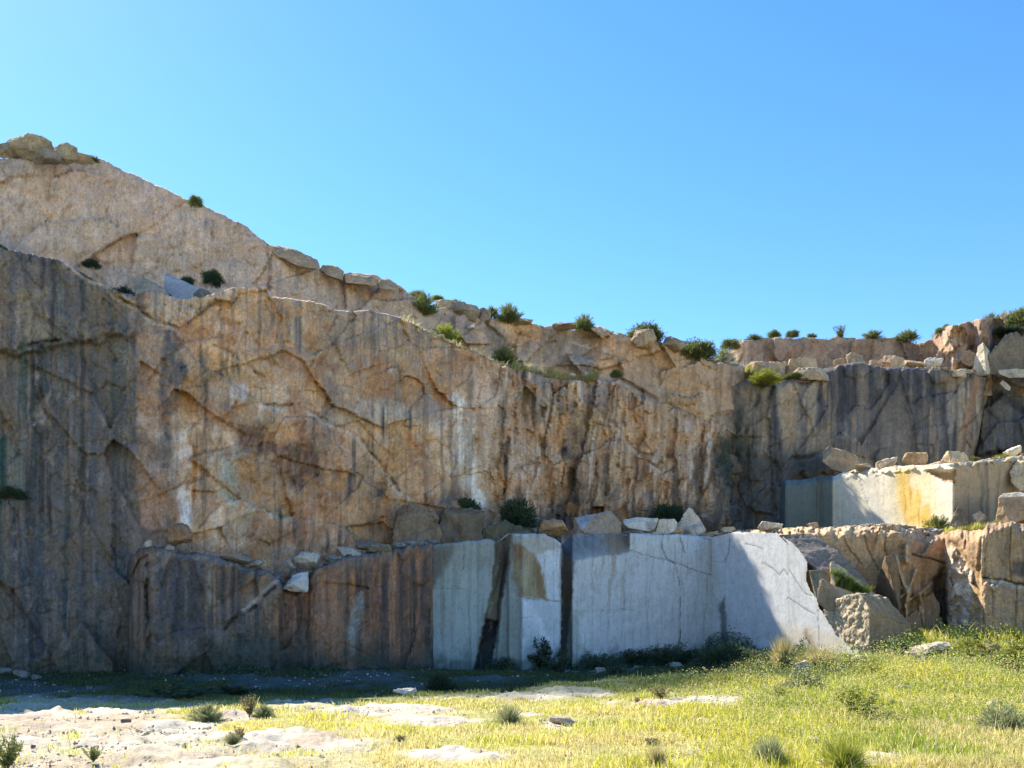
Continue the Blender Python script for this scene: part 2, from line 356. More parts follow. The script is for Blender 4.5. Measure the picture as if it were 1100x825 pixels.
    S.streak(411, 432, 485, 2, (.1, .09, .075), .8); S.streak(440, 435, 530, 2.2, (.12, .115, .105), .8); S.streak(430, 388, 420, 2, (.15, .1, .07), .6)
    S.mix(S.poly([(455, 420), (478, 430), (476, 460), (452, 450)], 6), (.30, .29, .27), .6)
    # white drapery
    S.mix(S.poly([(485, 410), (505, 440), (510, 500), (522, 545), (505, 545), (496, 500), (486, 460)], 6), (.64, .60, .51), 1.0)
    S.mix(S.poly([(505, 395), (528, 395), (530, 440), (510, 440)], 8), (.54, .44, .34), .7)
    S.mix(S.poly([(528, 420), (545, 430), (530, 505), (520, 500)], 5), (.50, .42, .32), .6)
    S.mix(S.poly([(552, 455), (578, 450), (580, 510), (560, 545), (545, 535)], 8), (.46, .39, .31), .8)
    S.mix(S.poly([(590, 448), (612, 445), (606, 480), (594, 490)], 6), (.43, .255, .11), .75)
    S.mix(S.poly([(583, 505), (612, 490), (610, 530), (585, 540)], 6), (.43, .27, .14), .6)
    S.mix(S.poly([(550, 402), (590, 406), (585, 440), (555, 430)], 5), (.27, .28, .27), .75)
    S.mix(S.poly([(600, 430), (618, 432), (616, 445), (602, 442)], 4), (.16, .17, .165), .8)
    S.mix(S.poly([(618, 435), (640, 440), (648, 455), (632, 465), (616, 455)], 4), (.41, .32, .19), .8)
    S.mix(S.poly([(600, 485), (612, 475), (612, 492)], 2), (.09, .10, .10), .9); S.mix(S.poly([(580, 468), (588, 472), (586, 482), (578, 478)], 2), (.11, .09, .08), .9)
    S.mix(S.poly([(622, 395), (655, 405), (650, 440), (628, 430)], 6), (.34, .31, .28), .6)
    S.mix(S.box(690, 745, 425, 500, 16), (.39, .29, .185), .5); S.streak(736, 450, 480, 4, (.47, .40, .36), .8, .25)
    S.mix(S.poly([(640, 490), (680, 480), (680, 520), (645, 525)], 8), (.40, .28, .16), .6)
    # darkened foot of the wall
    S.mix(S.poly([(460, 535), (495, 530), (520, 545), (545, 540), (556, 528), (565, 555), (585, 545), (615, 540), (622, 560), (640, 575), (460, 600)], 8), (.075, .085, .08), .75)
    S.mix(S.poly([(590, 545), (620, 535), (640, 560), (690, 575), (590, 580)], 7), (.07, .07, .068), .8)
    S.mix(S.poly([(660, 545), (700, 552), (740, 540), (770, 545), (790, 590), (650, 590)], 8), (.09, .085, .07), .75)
    for q in ((541, 430, 555, 4), (617, 500, 570, 8), (638, 540, 575, 5), (650, 480, 560, 4), (725, 500, 560, 4), (750, 480, 545, 5), (770, 470, 540, 5), (700, 510, 560, 4), (574, 425, 470, 4), (560, 520, 560, 5)): S.streak(q[0], q[1], q[2], q[3], (.12, .105, .085), .7)
    S.mix(sst(766, 790, S.wx) * sst(470, 500, S.wy), (.085, .10, .095), .75)
    S.mix(S.poly([(772, 470), (790, 468), (792, 520), (775, 530)], 4), (.03, .055, .035), .85)
    # the bright-edged crest of the dark slab, and joints
    S.crack([(72, 279), (90, 296), (112, 305), (128, 320), (145, 328), (165, 345), (185, 350), (210, 362), (245, 378), (275, 400), (292, 412)], 1.6, .22, (.10, .09, .08), .55, .35)
    S.ridge([(78, 284), (110, 305), (145, 327)], 1.5, .15, CREAM, .5)
    S.crack([(280, 432), (300, 436), (318, 434), (334, 442), (350, 452), (385, 468), (410, 500), (430, 528), (465, 545), (472, 560)], 1.8, .25, (.085, .09, .09), .65, .45)
    S.crack([(330, 400), (352, 360), (362, 340)], 1.6, .12, (.12, .1, .08), .6); S.crack([(245, 350), (262, 345), (290, 390), (318, 402)], 1.6, .1, (.16, .11, .08), .5)
    S.crack([(428, 344), (436, 360), (462, 392), (474, 405)], 1.5, .15, (.1, .09, .07), .65); S.crack([(268, 415), (310, 420), (318, 402)], 1.2, .06, (.2, .14, .08), .5)
    S.crack([(392, 505), (406, 502), (416, 508)], 2, .1, CREAM, .5); S.crack([(20, 374), (45, 366), (66, 366)], 1.6, .3); S.crack([(40, 498), (55, 484), (80, 478), (112, 474)], 1.5, .1, (.2, .2, .19), .5)
    S.crack([(44, 580), (60, 570), (82, 560), (86, 545), (100, 528)], 1.4, .12, (.27, .25, .22), .6); S.crack([(42, 640), (52, 605), (70, 588)], 1.3, .12, (.25, .24, .22), .5)
    S.crack([(150, 592), (152, 720)], 2.2, .35, (.05, .06, .065), .7); S.crack([(100, 420), (125, 416), (150, 430)], 1.3, .1, (.22, .22, .2), .45)
    S.crack([(632, 428), (646, 446), (662, 455), (680, 480), (700, 498), (720, 510)], 2, .3, (.08, .08, .07), .7, .3); S.crack([(610, 432), (640, 455), (655, 458)], 1.8, .25, (.07, .08, .08), .7)
    S.crack([(550, 405), (553, 440), (545, 480), (541, 545)], 2.2, .35, (.1, .095, .085), .65); S.crack([(470, 560), (474, 590)], 2, .3, (.06, .07, .06), .7)
    S.crack([(715, 432), (728, 440), (738, 452), (744, 470)], 2, .25, (.1, .09, .08), .6); S.crack([(664, 500), (676, 510), (672, 522)], 2.5, .3, (.07, .06, .05), .8)
    S.rel += S.poly([(20, 378), (60, 370), (150, 360), (150, 250), (-60, 240), (-60, 385)], 4, False) * .35
    S.rel += S.poly([(470, 538), (545, 545), (560, 575), (470, 600)], 5, False) * .5
    S.streaks(mid, (.15, .125, .10), 5, 300, .22, .3, .5, 18); S.streaks(right, (.15, .12, .09), 5, 160, .2, .36, .45, 19); S.patches(mid, (.32, .165, .085), 40, .12, .3, .5, 24); S.patches(one - left, (.45, .27, .13), 26, .2, .34, .5, 25)
    # boulders' shelf at the left foot, moss at the base doubling as painted shade
    S.mix(sst(690, 735, S.wy), MOSS_SHADE, .75)
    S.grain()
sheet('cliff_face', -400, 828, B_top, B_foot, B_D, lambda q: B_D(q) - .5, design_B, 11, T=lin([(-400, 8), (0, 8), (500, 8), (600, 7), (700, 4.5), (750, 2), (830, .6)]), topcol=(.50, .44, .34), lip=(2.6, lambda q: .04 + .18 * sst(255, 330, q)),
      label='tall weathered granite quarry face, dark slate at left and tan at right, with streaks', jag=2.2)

# ------------------------------------------------------------------ the upper tier behind it
A_top = lin([(-400, 172), (-100, 168), (0, 172), (40, 168), (75, 167), (110, 171), (170, 199), (205, 216), (240, 231), (260, 240), (288, 264), (300, 268), (340, 284), (368, 297), (370, 291), (405, 297), (428, 305), (440, 315),
             (450, 324), (460, 334), (478, 330), (500, 334), (520, 341), (560, 345), (585, 350), (620, 353), (645, 351), (660, 357), (685, 365), (700, 364), (715, 370), (730, 374), (760, 386), (800, 393), (812, 402), (835, 420)])
A_D = lin([(-400, 30), (0, 35), (300, 41), (450, 46.5), (560, 51.5), (640, 53.4), (700, 54.6), (750, 56), (800, 59), (835, 67)])
A_foot = lin([(-400, 360), (0, 360), (100, 380), (300, 390), (480, 430), (640, 470), (835, 560)])
def design_A(S):
    x, y = S.px, S.py; one = np.ones_like(x)
    S.rough(one, .6, 120, 4, 1); S.rough(one, .12, 18, 5, 2); S.facets(sst(440, 480, x), 30, 26, .9, .7, 7, -.4)
    S.patches(one, PALE, 50, -.2, .35, .6, 1); S.patches(one, PINK, 40, .0, .4, .5, 2); S.patches(one, OCHRE, 45, .1, .45, .35, 3); S.patches(one, GREY, 22, .1, .45, .35, 4)
    S.streaks(one, GREY, 5, 90, .1, .5, .5, 1); S.streaks(one, PALE, 6, 70, .1, .5, .4, 2)
    S.facets(one, 70, 50, .30, .35, 0, .5, .14, .35); S.facets(one, 13, 15, .08, .10, 3, 0, .08, .2)
    S.mix(1 - sst(150, 280, S.wx + S.wy * .4), (.40, .345, .285), .55)
    S.mix(S.poly([(-60, 150), (60, 160), (75, 180), (40, 195), (0, 195), (-60, 200)], 8), (.17, .165, .16), .7)
    S.mix(S.poly([(-20, 245), (18, 250), (40, 275), (-20, 290)], 7), (.15, .165, .17), .8)
    S.mix(S.poly([(80, 285), (130, 283), (180, 292), (215, 300), (260, 305), (200, 340), (100, 330)], 6), (.19, .185, .17), .75)
    for q in ((222, 232, 262, 2), (228, 240, 280, 2.5), (290, 270, 305, 3), (300, 285, 315, 3), (355, 300, 335, 5), (367, 300, 335, 4), (386, 312, 333, 5), (320, 280, 320, 4)): S.streak(q[0], q[1], q[2], q[3], (.15, .14, .125), .65)
    S.crack([(287, 264), (289, 310)], 2, .3, (.12, .11, .1), .6); S.crack([(368, 297), (370, 330)], 2.5, .35, (.10, .095, .09), .7)
    S.crack([(105, 238), (112, 262), (120, 275)], 1.2, .06, (.18, .15, .12), .4); S.crack([(370, 305), (400, 303), (440, 318)], 1.4, .2, (.15, .13, .11), .5)
    S.mix(S.poly([(462, 336), (500, 338), (522, 372), (480, 362)], 4), (.13, .135, .135), .75); S.mix(S.poly([(582, 352), (640, 358), (640, 402), (580, 392)], 4), (.17, .17, .165), .75)
    S.mix(S.poly([(515, 350), (535, 345), (545, 372), (524, 380)], 4), (.12, .13, .135), .7)
    S.crack([(583, 350), (578, 385)], 2.2, .3); S.crack([(520, 345), (540, 365), (560, 392)], 2, .25); S.crack([(600, 362), (625, 372), (640, 376)], 1.3, .12, CREAM, .5)
    S.rel += S.poly([(640, 350), (700, 358), (800, 390), (830, 420), (800, 480), (720, 450), (640, 420)], 10, False) * .6
    S.mix(sst(640, 700, x), (.345, .26, .17), .5)
    S.crack([(655, 400), (690, 420), (720, 437), (752, 450)], 2.2, .3, (.09, .09, .08), .7); S.crack([(645, 378), (668, 386), (700, 384), (712, 376)], 1.6, .15, (.15, .12, .09), .5)
    S.mix(1 - sst(470, 560, S.wx), (.43, .365, .31), .45)
    S.crack([(815, 402), (812, 430), (800, 455)], 2.2, .3, (.09, .09, .08), .6)
    S.streaks(sst(650, 720, x), BROWN, 5, 80, .05, .45, .5, 9); S.mix(sst(790, 815, S.wx) * sst(420, 450, y), (.10, .11, .10), .5)
    S.mix(S.poly([(780, 445), (800, 440), (815, 470), (790, 560), (770, 540)], 6), (.06, .075, .06), .7)
    S.grain()
sheet('upper_cliff', -400, 835, A_top, A_foot, A_D, lambda q: A_D(q) - .4, design_A, 23, T=90, topcol=(.42, .36, .26), lip=(2.4, .15), label='pale upper tier of the quarry wall sloping down from the top left', jag=2.4, ntop=24, toprough=.5)

# ------------------------------------------------------------------ right: dark streaked wall, its recess, and the tier above
B2_top = lin([(690, 430), (790, 412), (812, 408), (826, 412), (850, 408), (868, 412), (880, 400), (900, 393), (922, 389), (936, 393), (960, 395), (1000, 396), (1030, 399), (1050, 402), (1064, 405), (1070, 405)])
B2_D = lin([(690, 60), (790, 57), (815, 56.5), (900, 57.5), (1000, 59), (1060, 60), (1072, 64)])
def design_B2(S):
    x, y = S.px, S.py; one = np.ones_like(x)
    S.rough(one, .5, 70, 4, 1, 1.6); S.rough(one, .1, 14, 5, 2); S.facets(one, 40, 90, .35, .2, 0)
    S.facets(sst(470, 500, S.wy) * (1 - sst(860, 890, x)), 20, 26, .7, .4, 6)
    up = 1 - sst(440, 500, S.wy + fbm(x / 12, y / 60, 3, 4) * 40)
    S.mix(one, (.265, .220, .155), 1); S.facets(one, 46, 110, .2, .3, 0, .3, .16, .35)
    S.patches(one, (.29, .235, .165), 40, .0, .4, .6, 1)
    S.streaks(one, (.115, .12, .118), 7, 160, -.05, .35, .6, 1); S.streaks(one, (.23, .215, .175), 5, 140, .1, .45, .55, 2); S.streaks(sst(930, 1000, x), (.25, .18, .12), 6, 150, .1, .45, .6, 4)
    S.mix(up * sst(875, 890, S.px) * (1 - sst(990, 1020, x)), (.062, .074, .088), .7); S.streaks(up * sst(875, 890, x), (.045, .052, .066), 4, 120, -.05, .3, .7, 3); S.streaks(up * sst(875, 890, x), (.17, .18, .175), 3, 100, .15, .45, .6, 8)
    S.facets(one, 26, 34, .25, .25, 8, .3, .16, .35); S.streaks(one, (.085, .085, .085), 8, 260, .12, .30, .55, 12); S.streaks(one, (.33, .26, .18), 7, 160, .2, .4, .45, 13)
    for q in ((832, 412, 490, 4), (836, 450, 500, 4), (906, 398, 455, 6), (915, 396, 450, 5), (955, 398, 450, 5), (972, 400, 455, 5), (985, 400, 450, 5), (1000, 402, 450, 5), (1012, 405, 465, 4), (880, 425, 470, 5), (942, 420, 520, 3), (998, 480, 550, 4), (1026, 450, 540, 2.5), (1036, 440, 500, 2)): S.streak(q[0], q[1], q[2], q[3], (.05, .055, .065), .8)
    S.streak(926, 394, 480, 5, (.21, .18, .145), .8, .1); S.streak(1045, 408, 500, 5, (.29, .19, .12), .7, -.15)
    S.mix(S.box(935, 985, 425, 500, 14), (.19, .165, .13), .55)
    S.mix(sst(475, 500, S.wy) * (1 - sst(875, 910, S.wx)), (.095, .10, .095), .6)
    S.mix(S.poly([(765, 470), (800, 430), (812, 470), (800, 520), (780, 525)], 8), (.04, .06, .045), .7)
    S.crack([(975, 430), (980, 450), (983, 462)], 1.8, .2); S.crack([(880, 405), (879, 470)], 2.5, .3, (.06, .065, .07), .6); S.crack([(840, 500), (850, 492), (870, 492), (890, 480)], 2.2, .3)
    S.crack([(965, 425), (976, 445), (985, 480), (988, 520)], 2, .15); S.crack([(820, 410), (806, 450), (790, 490)], 3, .4, (.05, .05, .045), .7)
    S.grain()
sheet('back_cliff', 690, 1070, B2_top, lin([(690, 612), (1070, 612)]), B2_D, lambda q: B2_D(q) + .3, design_B2, 37, T=lin([(690, 4), (820, 7), (1070, 4)]), topcol=(.52, .43, .32), lip=(4, .5), toprough=.7,
      skew=lambda px, py: -sst(1035, 1062, px) * np.clip((py - 405) / 90, 0, 1.5) * 20, label='dark vertically streaked quarry wall behind the white cut blocks at right', jag=1.8, base=GREY)
B3_D = lin([(1020, 63), (1100, 61.5), (1300, 59), (1700, 54)])
def design_B3(S):
    x, y = S.px, S.py; one = np.ones_like(x)
    S.rough(one, .5, 50, 4, 1); S.facets(one, 50, 45, .8, .5, 0); S.rough(one, .1, 12, 5, 2)
    S.mix(one, (.115, .12, .115), 1); S.streaks(one, (.06, .075, .085), 5, 90, -.1, .35, .75, 1); S.streaks(one, (.20, .18, .14), 6, 80, .1, .45, .5, 2)
    S.mix(S.poly([(1062, 420), (1075, 418), (1110, 440), (1110, 470), (1090, 440), (1070, 428)], 4), (.05, .055, .06), .8)
    S.mix(S.poly([(1080, 402), (1130, 400), (1130, 430), (1090, 428)], 4), (.20, .18, .14), .7)
    S.rel += S.poly([(1056, 440), (1075, 426), (1100, 444), (1140, 460), (1140, 490), (1050, 490)], 3, False) * .8
    S.crack([(1050, 430), (1072, 424), (1100, 442), (1130, 455)], 2.2, .3); S.crack([(1062, 486), (1100, 484)], 2, .2)
    S.grain()
sheet('recessed_cliff', 1020, 1700, lin([(1020, 402), (1060, 404), (1078, 398), (1100, 400), (1300, 396), (1700, 390)]), lin([(1020, 612), (1700, 640)]), B3_D, B3_D, design_B3, 41, T=4, topcol=(.5, .42, .3), label='dark recessed rock wall at the right edge behind the brown block', jag=2, base=GREY)
A2_top = lin([(775, 376), (788, 374), (794, 366), (850, 362), (880, 364), (900, 363), (918, 365), (940, 362), (965, 362), (985, 368), (1000, 364), (1006, 358), (1015, 352), (1040, 347), (1055, 343), (1070, 341), (1085, 337), (1100, 332), (1200, 310), (1400, 290), (1700, 270)])
A2_D = lin([(775, 67), (785, 65), (800, 62.8), (900, 63.5), (985, 65), (1003, 64.4), (1024, 61.4), (1044, 62.2), (1052, 60.8), (1062, 60.8), (1068, 62.5), (1120, 61.5), (1400, 58), (1700, 54)])
def design_A2(S):
    x, y = S.px, S.py; one = np.ones_like(x)
    S.rough(one, .35, 50, 4, 1); S.facets(one, 18, 26, .5, .4, 0); S.rough(one, .14, 8, 5, 2); S.facets(sst(990, 1010, x), 9, 14, .5, .5, 5)
    S.mix(one, (.27, .20, .145), 1); S.patches(one, (.34, .27, .20), 22, .0, .4, .6, 1); S.patches(one, (.17, .14, .12), 16, .1, .4, .6, 2); S.streaks(one, (.16, .14, .12), 4, 40, .1, .5, .5, 1)
    S.mix(sst(785, 792, x) * (1 - sst(800, 808, x)), (.47, .38, .29), .7)
    S.mix(S.poly([(1000, 365), (1016, 354), (1030, 356), (1044, 396), (1010, 398)], 4), (.46, .34, .22), .7)
    S.mix(S.poly([(1072, 352), (1120, 345), (1120, 400), (1066, 396)], 4), (.12, .125, .12), .8); S.mix(S.poly([(960, 370), (985, 366), (990, 395), (965, 392)], 4), (.13, .11, .095), .7)
    for xx in (1012, 1018, 1024, 1029): S.crack([(xx, 358), (xx + 2, 392)], 1.1, .15, (.2, .14, .09), .5)
    S.mix((1 - sst(0, 5, y - A2_top(x))) * one, (.30, .25, .17), .5)
    S.grain(.06, .2)
sheet('upper_back_cliff', 775, 1700, A2_top, lin([(775, 425), (1060, 425), (1700, 430)]), A2_D, lambda q: A2_D(q) - .2, design_A2, 43, T=90, topcol=(.38, .32, .2), label='low reddish rock tier along the right skyline above the dark wall', jag=2.2, ntop=24, toprough=.4)

# ------------------------------------------------------------------ lower bench, left: brown slabs
C_top = lin([(132, 640), (138, 600), (150, 589), (165, 587), (180, 589), (190, 590), (215, 595), (230, 598), (265, 607), (288, 613), (300, 622), (306, 630), (318, 634), (326, 628), (333, 616), (340, 609), (365, 601), (380, 596), (420, 589), (466, 584), (472, 586)])
C_D = lin([(132, 30.5), (142, 28.2), (160, 27.6), (230, 28), (300, 29.6), (306, 30.2), (330, 30.2), (338, 30), (400, 32), (463, 34.3), (466, 35.8), (472, 36.5)])
def design_C(S):
    x, y = S.px, S.py; one = np.ones_like(x)
    S.rough(one, .45, 60, 4, 1); S.rough(one, .08, 14, 5, 2); S.facets(one, 55, 70, .25, .15, 0); S.facets(one, 9, 22, .06, .05, 3)
    S.mix(one, (.185, .150, .112), 1); S.facets(one, 55, 75, .15, .2, 0, .3, .18, .4); S.streaks(one, (.085, .09, .088), 6, 120, -.05, .35, .7, 1); S.streaks(one, (.25, .17, .105), 5, 300, .1, .25, .65, 2); S.streaks(one, (.07, .075, .075), 6, 300, .15, .25, .65, 12); S.patches(one, (.17, .165, .15), 20, .1, .4, .5, 1)
    rd = S.poly([(305, 640), (335, 618), (463, 590), (458, 720), (300, 725), (292, 660)], 8)
    S.mix(rd, (.235, .125, .072), .75); S.streaks(rd, (.33, .185, .10), 5, 120, .0, .4, .75, 4); S.streaks(rd, (.075, .065, .058), 5, 300, .08, .2, .75, 5); S.streaks(rd, (.38, .22, .12), 4, 300, .2, .3, .6, 6)
    S.mix(S.poly([(162, 605), (185, 592), (225, 600), (222, 640), (210, 680), (165, 690)], 8), (.085, .085, .092), .75)
    S.mix(S.poly([(266, 618), (292, 618), (288, 640), (262, 655), (255, 640)], 6), (.27, .18, .09), .6); S.streak(227, 600, 690, 3, (.26, .235, .17), .7, -.1)
    S.streak(384, 640, 725, 6, (.24, .26, .235), .75, -.08); S.streak(258, 604, 690, 3, (.08, .075, .07), .7); S.streak(370, 612, 720, 3, (.27, .19, .13), .6, -.04); S.streak(345, 625, 725, 2, (.25, .17, .12), .6)
    for xx in (240, 250, 275, 395, 412, 430, 445, 455): S.streak(xx, 600, 690, 3, (.075, .07, .066), .7)
    S.mix(S.line([(300, 622), (284, 636), (270, 650), (262, 656)], 2.6), (.42, .42, .40), .75)
    S.crack([(303, 624), (285, 639), (268, 656), (250, 665), (243, 675)], 2.2, .3, (.05, .055, .055), .7)
    S.crack([(318, 634), (336, 655), (340, 715)], 1.5, .12, (.1, .075, .06), .5); S.crack([(158, 606), (160, 720)], 2.4, .4, (.045, .05, .055), .75); S.crack([(462, 590), (459, 725)], 2, .2)
    S.mix(S.poly([(163, 612), (185, 593), (220, 594), (262, 606), (300, 618), (262, 612), (220, 600), (188, 599), (168, 614)], 2), (.24, .225, .20), .6)
    S.mix(S.poly([(250, 690), (270, 670), (300, 690), (330, 668), (350, 720), (250, 730)], 10), (.055, .07, .062), .7)
    S.mix(sst(672, 725, S.wy + fbm(x / 25, y / 25, 3, 3) * 30), (.045, .065, .055), .85)  # mossy foot gradient that also paints in shade
    S.grain()
sheet('brown_bench', 132, 472, C_top, lin([(132, 745), (472, 735)]), C_D, lambda q: C_D(q) - .35, design_C, 53, T=lin([(132, 1.5), (160, 3), (330, 4.5), (472, 5)]), rise=-.02, topcol=(.28, .27, .25), lip=(5, .5), label='low brown rock bench with rust streaks below the tan wall', base=BROWN, jag=1.8, toprough=.25)

# ------------------------------------------------------------------ lower bench, middle: grey-white sawn blocks
D_top = lin([(458, 588), (466, 584), (500, 581), (528, 579), (533, 582), (540, 578), (545, 574), (560, 574), (585, 573), (596, 578), (604, 585), (610, 578), (616, 574), (640, 573), (675, 573), (700, 574), (728, 574), (764, 577), (775, 577)])
D_D = lin([(458, 35.2), (512, 35.8), (515, 36.0), (544, 36.2), (547, 35.6), (558, 35.4), (561, 35.2), (600, 35.9), (602, 36.0), (603, 37.2), (612, 37.4), (615, 36.2), (640, 36.6), (765, 41.0), (775, 41.4)])
def design_D(S):
    x, y = S.px, S.py; one = np.ones_like(x); S.edge = 0.8
    S.rough(one, .10, 60, 4, 1); S.rough(one, .02, 9, 4, 2)
    S.mix(one, (.56, .57, .55), 1)
    S.patches(one, (.58, .59, .58), 30, -.1, .4, .6, 1); S.patches(one, (.46, .48, .45), 26, .1, .45, .4, 2); S.streaks(one, (.40, .42, .40), 6, 150, .08, .5, .45, 1)
    S.streaks(sst(610, 640, x), (.38, .38, .35), 2.4, 160, .2, .5, .5, 11)
    # first block: sage
    b1 = 1 - sst(536, 540, x); S.mix(b1, (.34, .39, .365), .8); S.streaks(b1, (.20, .23, .20), 5, 120, .0, .4, .5, 2); S.mix(b1 * (1 - sst(598, 625, S.wy)), (.27, .27, .225), .6)
    S.mix(S.poly([(458, 586), (488, 584), (484, 600), (466, 630), (460, 640)], 4), (.15, .13, .10), .8)
    # inclined dark seam
    seam = S.poly([(533, 582), (549, 574), (552, 590), (540, 640), (536, 670), (526, 720), (510, 720), (520, 670), (528, 640)], 2)
    S.mix(seam, (.16, .13, .085), .95); S.streaks(seam, (.05, .05, .045), 3, 60, -.1, .3, .8, 4, -.2); S.rel -= seam * .25
    blk = S.poly([(522, 665), (536, 668), (526, 722), (509, 722)], 2); S.mix(blk, (.018, .018, .024), .95); S.rel -= blk * .35
    S.rel -= S.line([(548, 576), (538, 640), (530, 722)], 1.6) * .3; S.mix(S.line([(549, 578), (541, 620), (538, 640)], 1.6), (.06, .06, .055), .7)
    # second block
    b2 = S.poly([(549, 575), (605, 575), (604, 722), (531, 722), (540, 650)], 1.5)
    S.mix(b2 * (1 - sst(558, 562, x)), (.33, .35, .29), .8)
    S.mix(S.poly([(553, 577), (575, 574), (588, 574), (603, 588), (584, 593), (576, 597), (560, 584)], 1.5), (.40, .385, .335), .85)
    st = S.poly([(552, 586), (560, 583), (566, 590), (575, 595), (581, 610), (588, 645), (573, 643), (557, 637), (551, 620)], 2)
    S.mix(st, (.33, .26, .15), .9); S.mix(st * S.poly([(573, 597), (582, 612), (588, 646), (578, 644), (574, 620)], 2), (.20, .115, .055), .7); S.mix(st * S.poly([(551, 584), (564, 586), (560, 600), (552, 606)], 2), (.26, .145, .07), .7)
    S.streaks(st, (.20, .15, .08), 3, 40, .0, .4, .6, 6); S.mix(S.poly([(557, 612), (566, 610), (566, 632), (558, 630)], 2), (.48, .40, .27), .6); S.rel += st * .06
    S.mix(S.poly([(578, 595), (602, 590), (602, 645), (590, 646), (583, 612)], 1.2), (.60, .63, .66), .95)
    S.crack([(556, 640), (575, 645), (603, 646)], 1.1, .1, (.2, .17, .12), .7)
    S.mix(S.poly([(560, 645), (602, 648), (601, 722), (560, 722)], 1.5), (.52, .56, .58), .9)
    S.mix(S.poly([(562, 646), (572, 647), (592, 690), (586, 692), (573, 668), (561, 664)], 2.5), (.68, .69, .72), .9); S.crack([(560, 664), (573, 663)], .9, .04, (.3, .3, .29), .6)
    S.rel += S.poly([(560, 646), (603, 646), (602, 722), (560, 722)], 1, 'exact') * .12
    # the dark slot
    sl_ = S.poly([(603, 586), (610, 590), (618, 602), (613, 655), (608, 722), (600, 722), (604, 655)], 1.2); S.mix(sl_, (.055, .06, .055), .9)
    S.mix(S.poly([(604, 594), (617, 602), (614, 654), (605, 652)], 1.2), (.17, .13, .095), .9)
    # third block: large pale face with a dark sloping top
    tp = S.poly([(605, 574), (676, 572), (676, 594), (650, 597), (617, 602), (604, 590)], 1.5)
    S.mix(tp, (.15, .155, .15), .9); S.streaks(tp, (.28, .28, .26), 4, 14, .1, .4, .7, 3, .8); S.mix(S.poly([(648, 574), (676, 572), (676, 592), (656, 595)], 2), (.22, .155, .09), .75)
    S.rel -= np.clip((602 - y - (x - 617) * .14) / 28, 0, 1) * S.poly([(603, 560), (676, 560), (676, 597), (650, 599), (617, 603), (604, 592)], 1.2, 'exact') * 1.1
    S.mix(S.poly([(613, 655), (630, 657), (622, 722), (606, 722)], 2), (.36, .39, .33), .7); S.mix(S.poly([(622, 662), (630, 664), (632, 700), (640, 722), (622, 722)], 3), (.62, .62, .60), .7)
    S.mix(S.poly([(617, 602), (650, 597), (740, 600), (750, 650), (740, 700), (640, 710), (625, 660)], 14), (.56, .57, .57), .6)
    for pts in ([(674, 591), (700, 598), (728, 605), (745, 612), (764, 618)], [(712, 574), (711, 588), (716, 600), (724, 604)], [(730, 577), (736, 594)], [(724, 604), (728, 615), (731, 635), (730, 700)], [(750, 577), (764, 580)]): S.crack(pts, 1.0, .09, (.1, .1, .09), .8)
    for pts in ([(660, 600), (656, 630), (652, 700)], [(672, 600), (670, 655), (666, 715)], [(702, 605), (697, 640), (694, 700)], [(617, 657), (650, 656), (672, 654)], [(647, 660), (672, 655), (684, 655)], [(760, 600), (759, 640)], [(755, 700), (757, 660)]): S.crack(pts, .8, .03, (.24, .24, .19), .6)
    S.crack([(728, 700), (731, 678)], 1.6, .1, (.06, .07, .07), .7); S.crack([(498, 584), (498, 612)], 1.2, .08); S.crack([(466, 632), (502, 633)], .8, .04, (.18, .2, .17), .6); S.crack([(503, 600), (504, 722)], .9, .04, (.16, .19, .17), .5)
    S.crack([(674, 573), (674, 592)], 1, .06, (.2, .2, .18), .6); S.streaks(one * sst(690, 715, y), (.25, .28, .25), 5, 60, .0, .4, .6, 9)
    dr = sst(.55, .95, np.cos((x + 2 * fbm(x / 40, y / 200, 2, 3)) * 2 * np.pi / 8.5)) * sst(-.05, .25, fbm(x / 35, y / 22, 3, 91)); S.rel -= dr * .010; S.mul(1 - .13 * dr)
    S.streaks(one * (1 - sst(610, 680, S.wy)), (.30, .22, .13), 2.6, 60, .22, .5, .55, 21); S.patches(one, (.40, .38, .32), 12, .3, .5, .35, 22, 1.6)
    S.mix(sst(690, 724, S.wy + fbm(x / 14, y / 14, 3, 9) * 26), (.07, .10, .08), .7)  # dark moss towards the foot, painted to deepen the shade there
    S.grain(.008, .06, 1.1, 1.0)
sheet('white_bench', 458, 775, D_top, lin([(458, 735), (600, 735), (775, 720)]), D_D, D_D, design_D, 61, T=lin([(458, 5), (700, 6), (775, 9)]), topcol=(.52, .45, .34), lip=(2.5, .15), label='grey white sawn granite bench with cracked vertical blocks in the centre', mat=M_CUT, base=WHITE, step=1.1, jag=1.2, toprough=.2, cat='quarry bench')

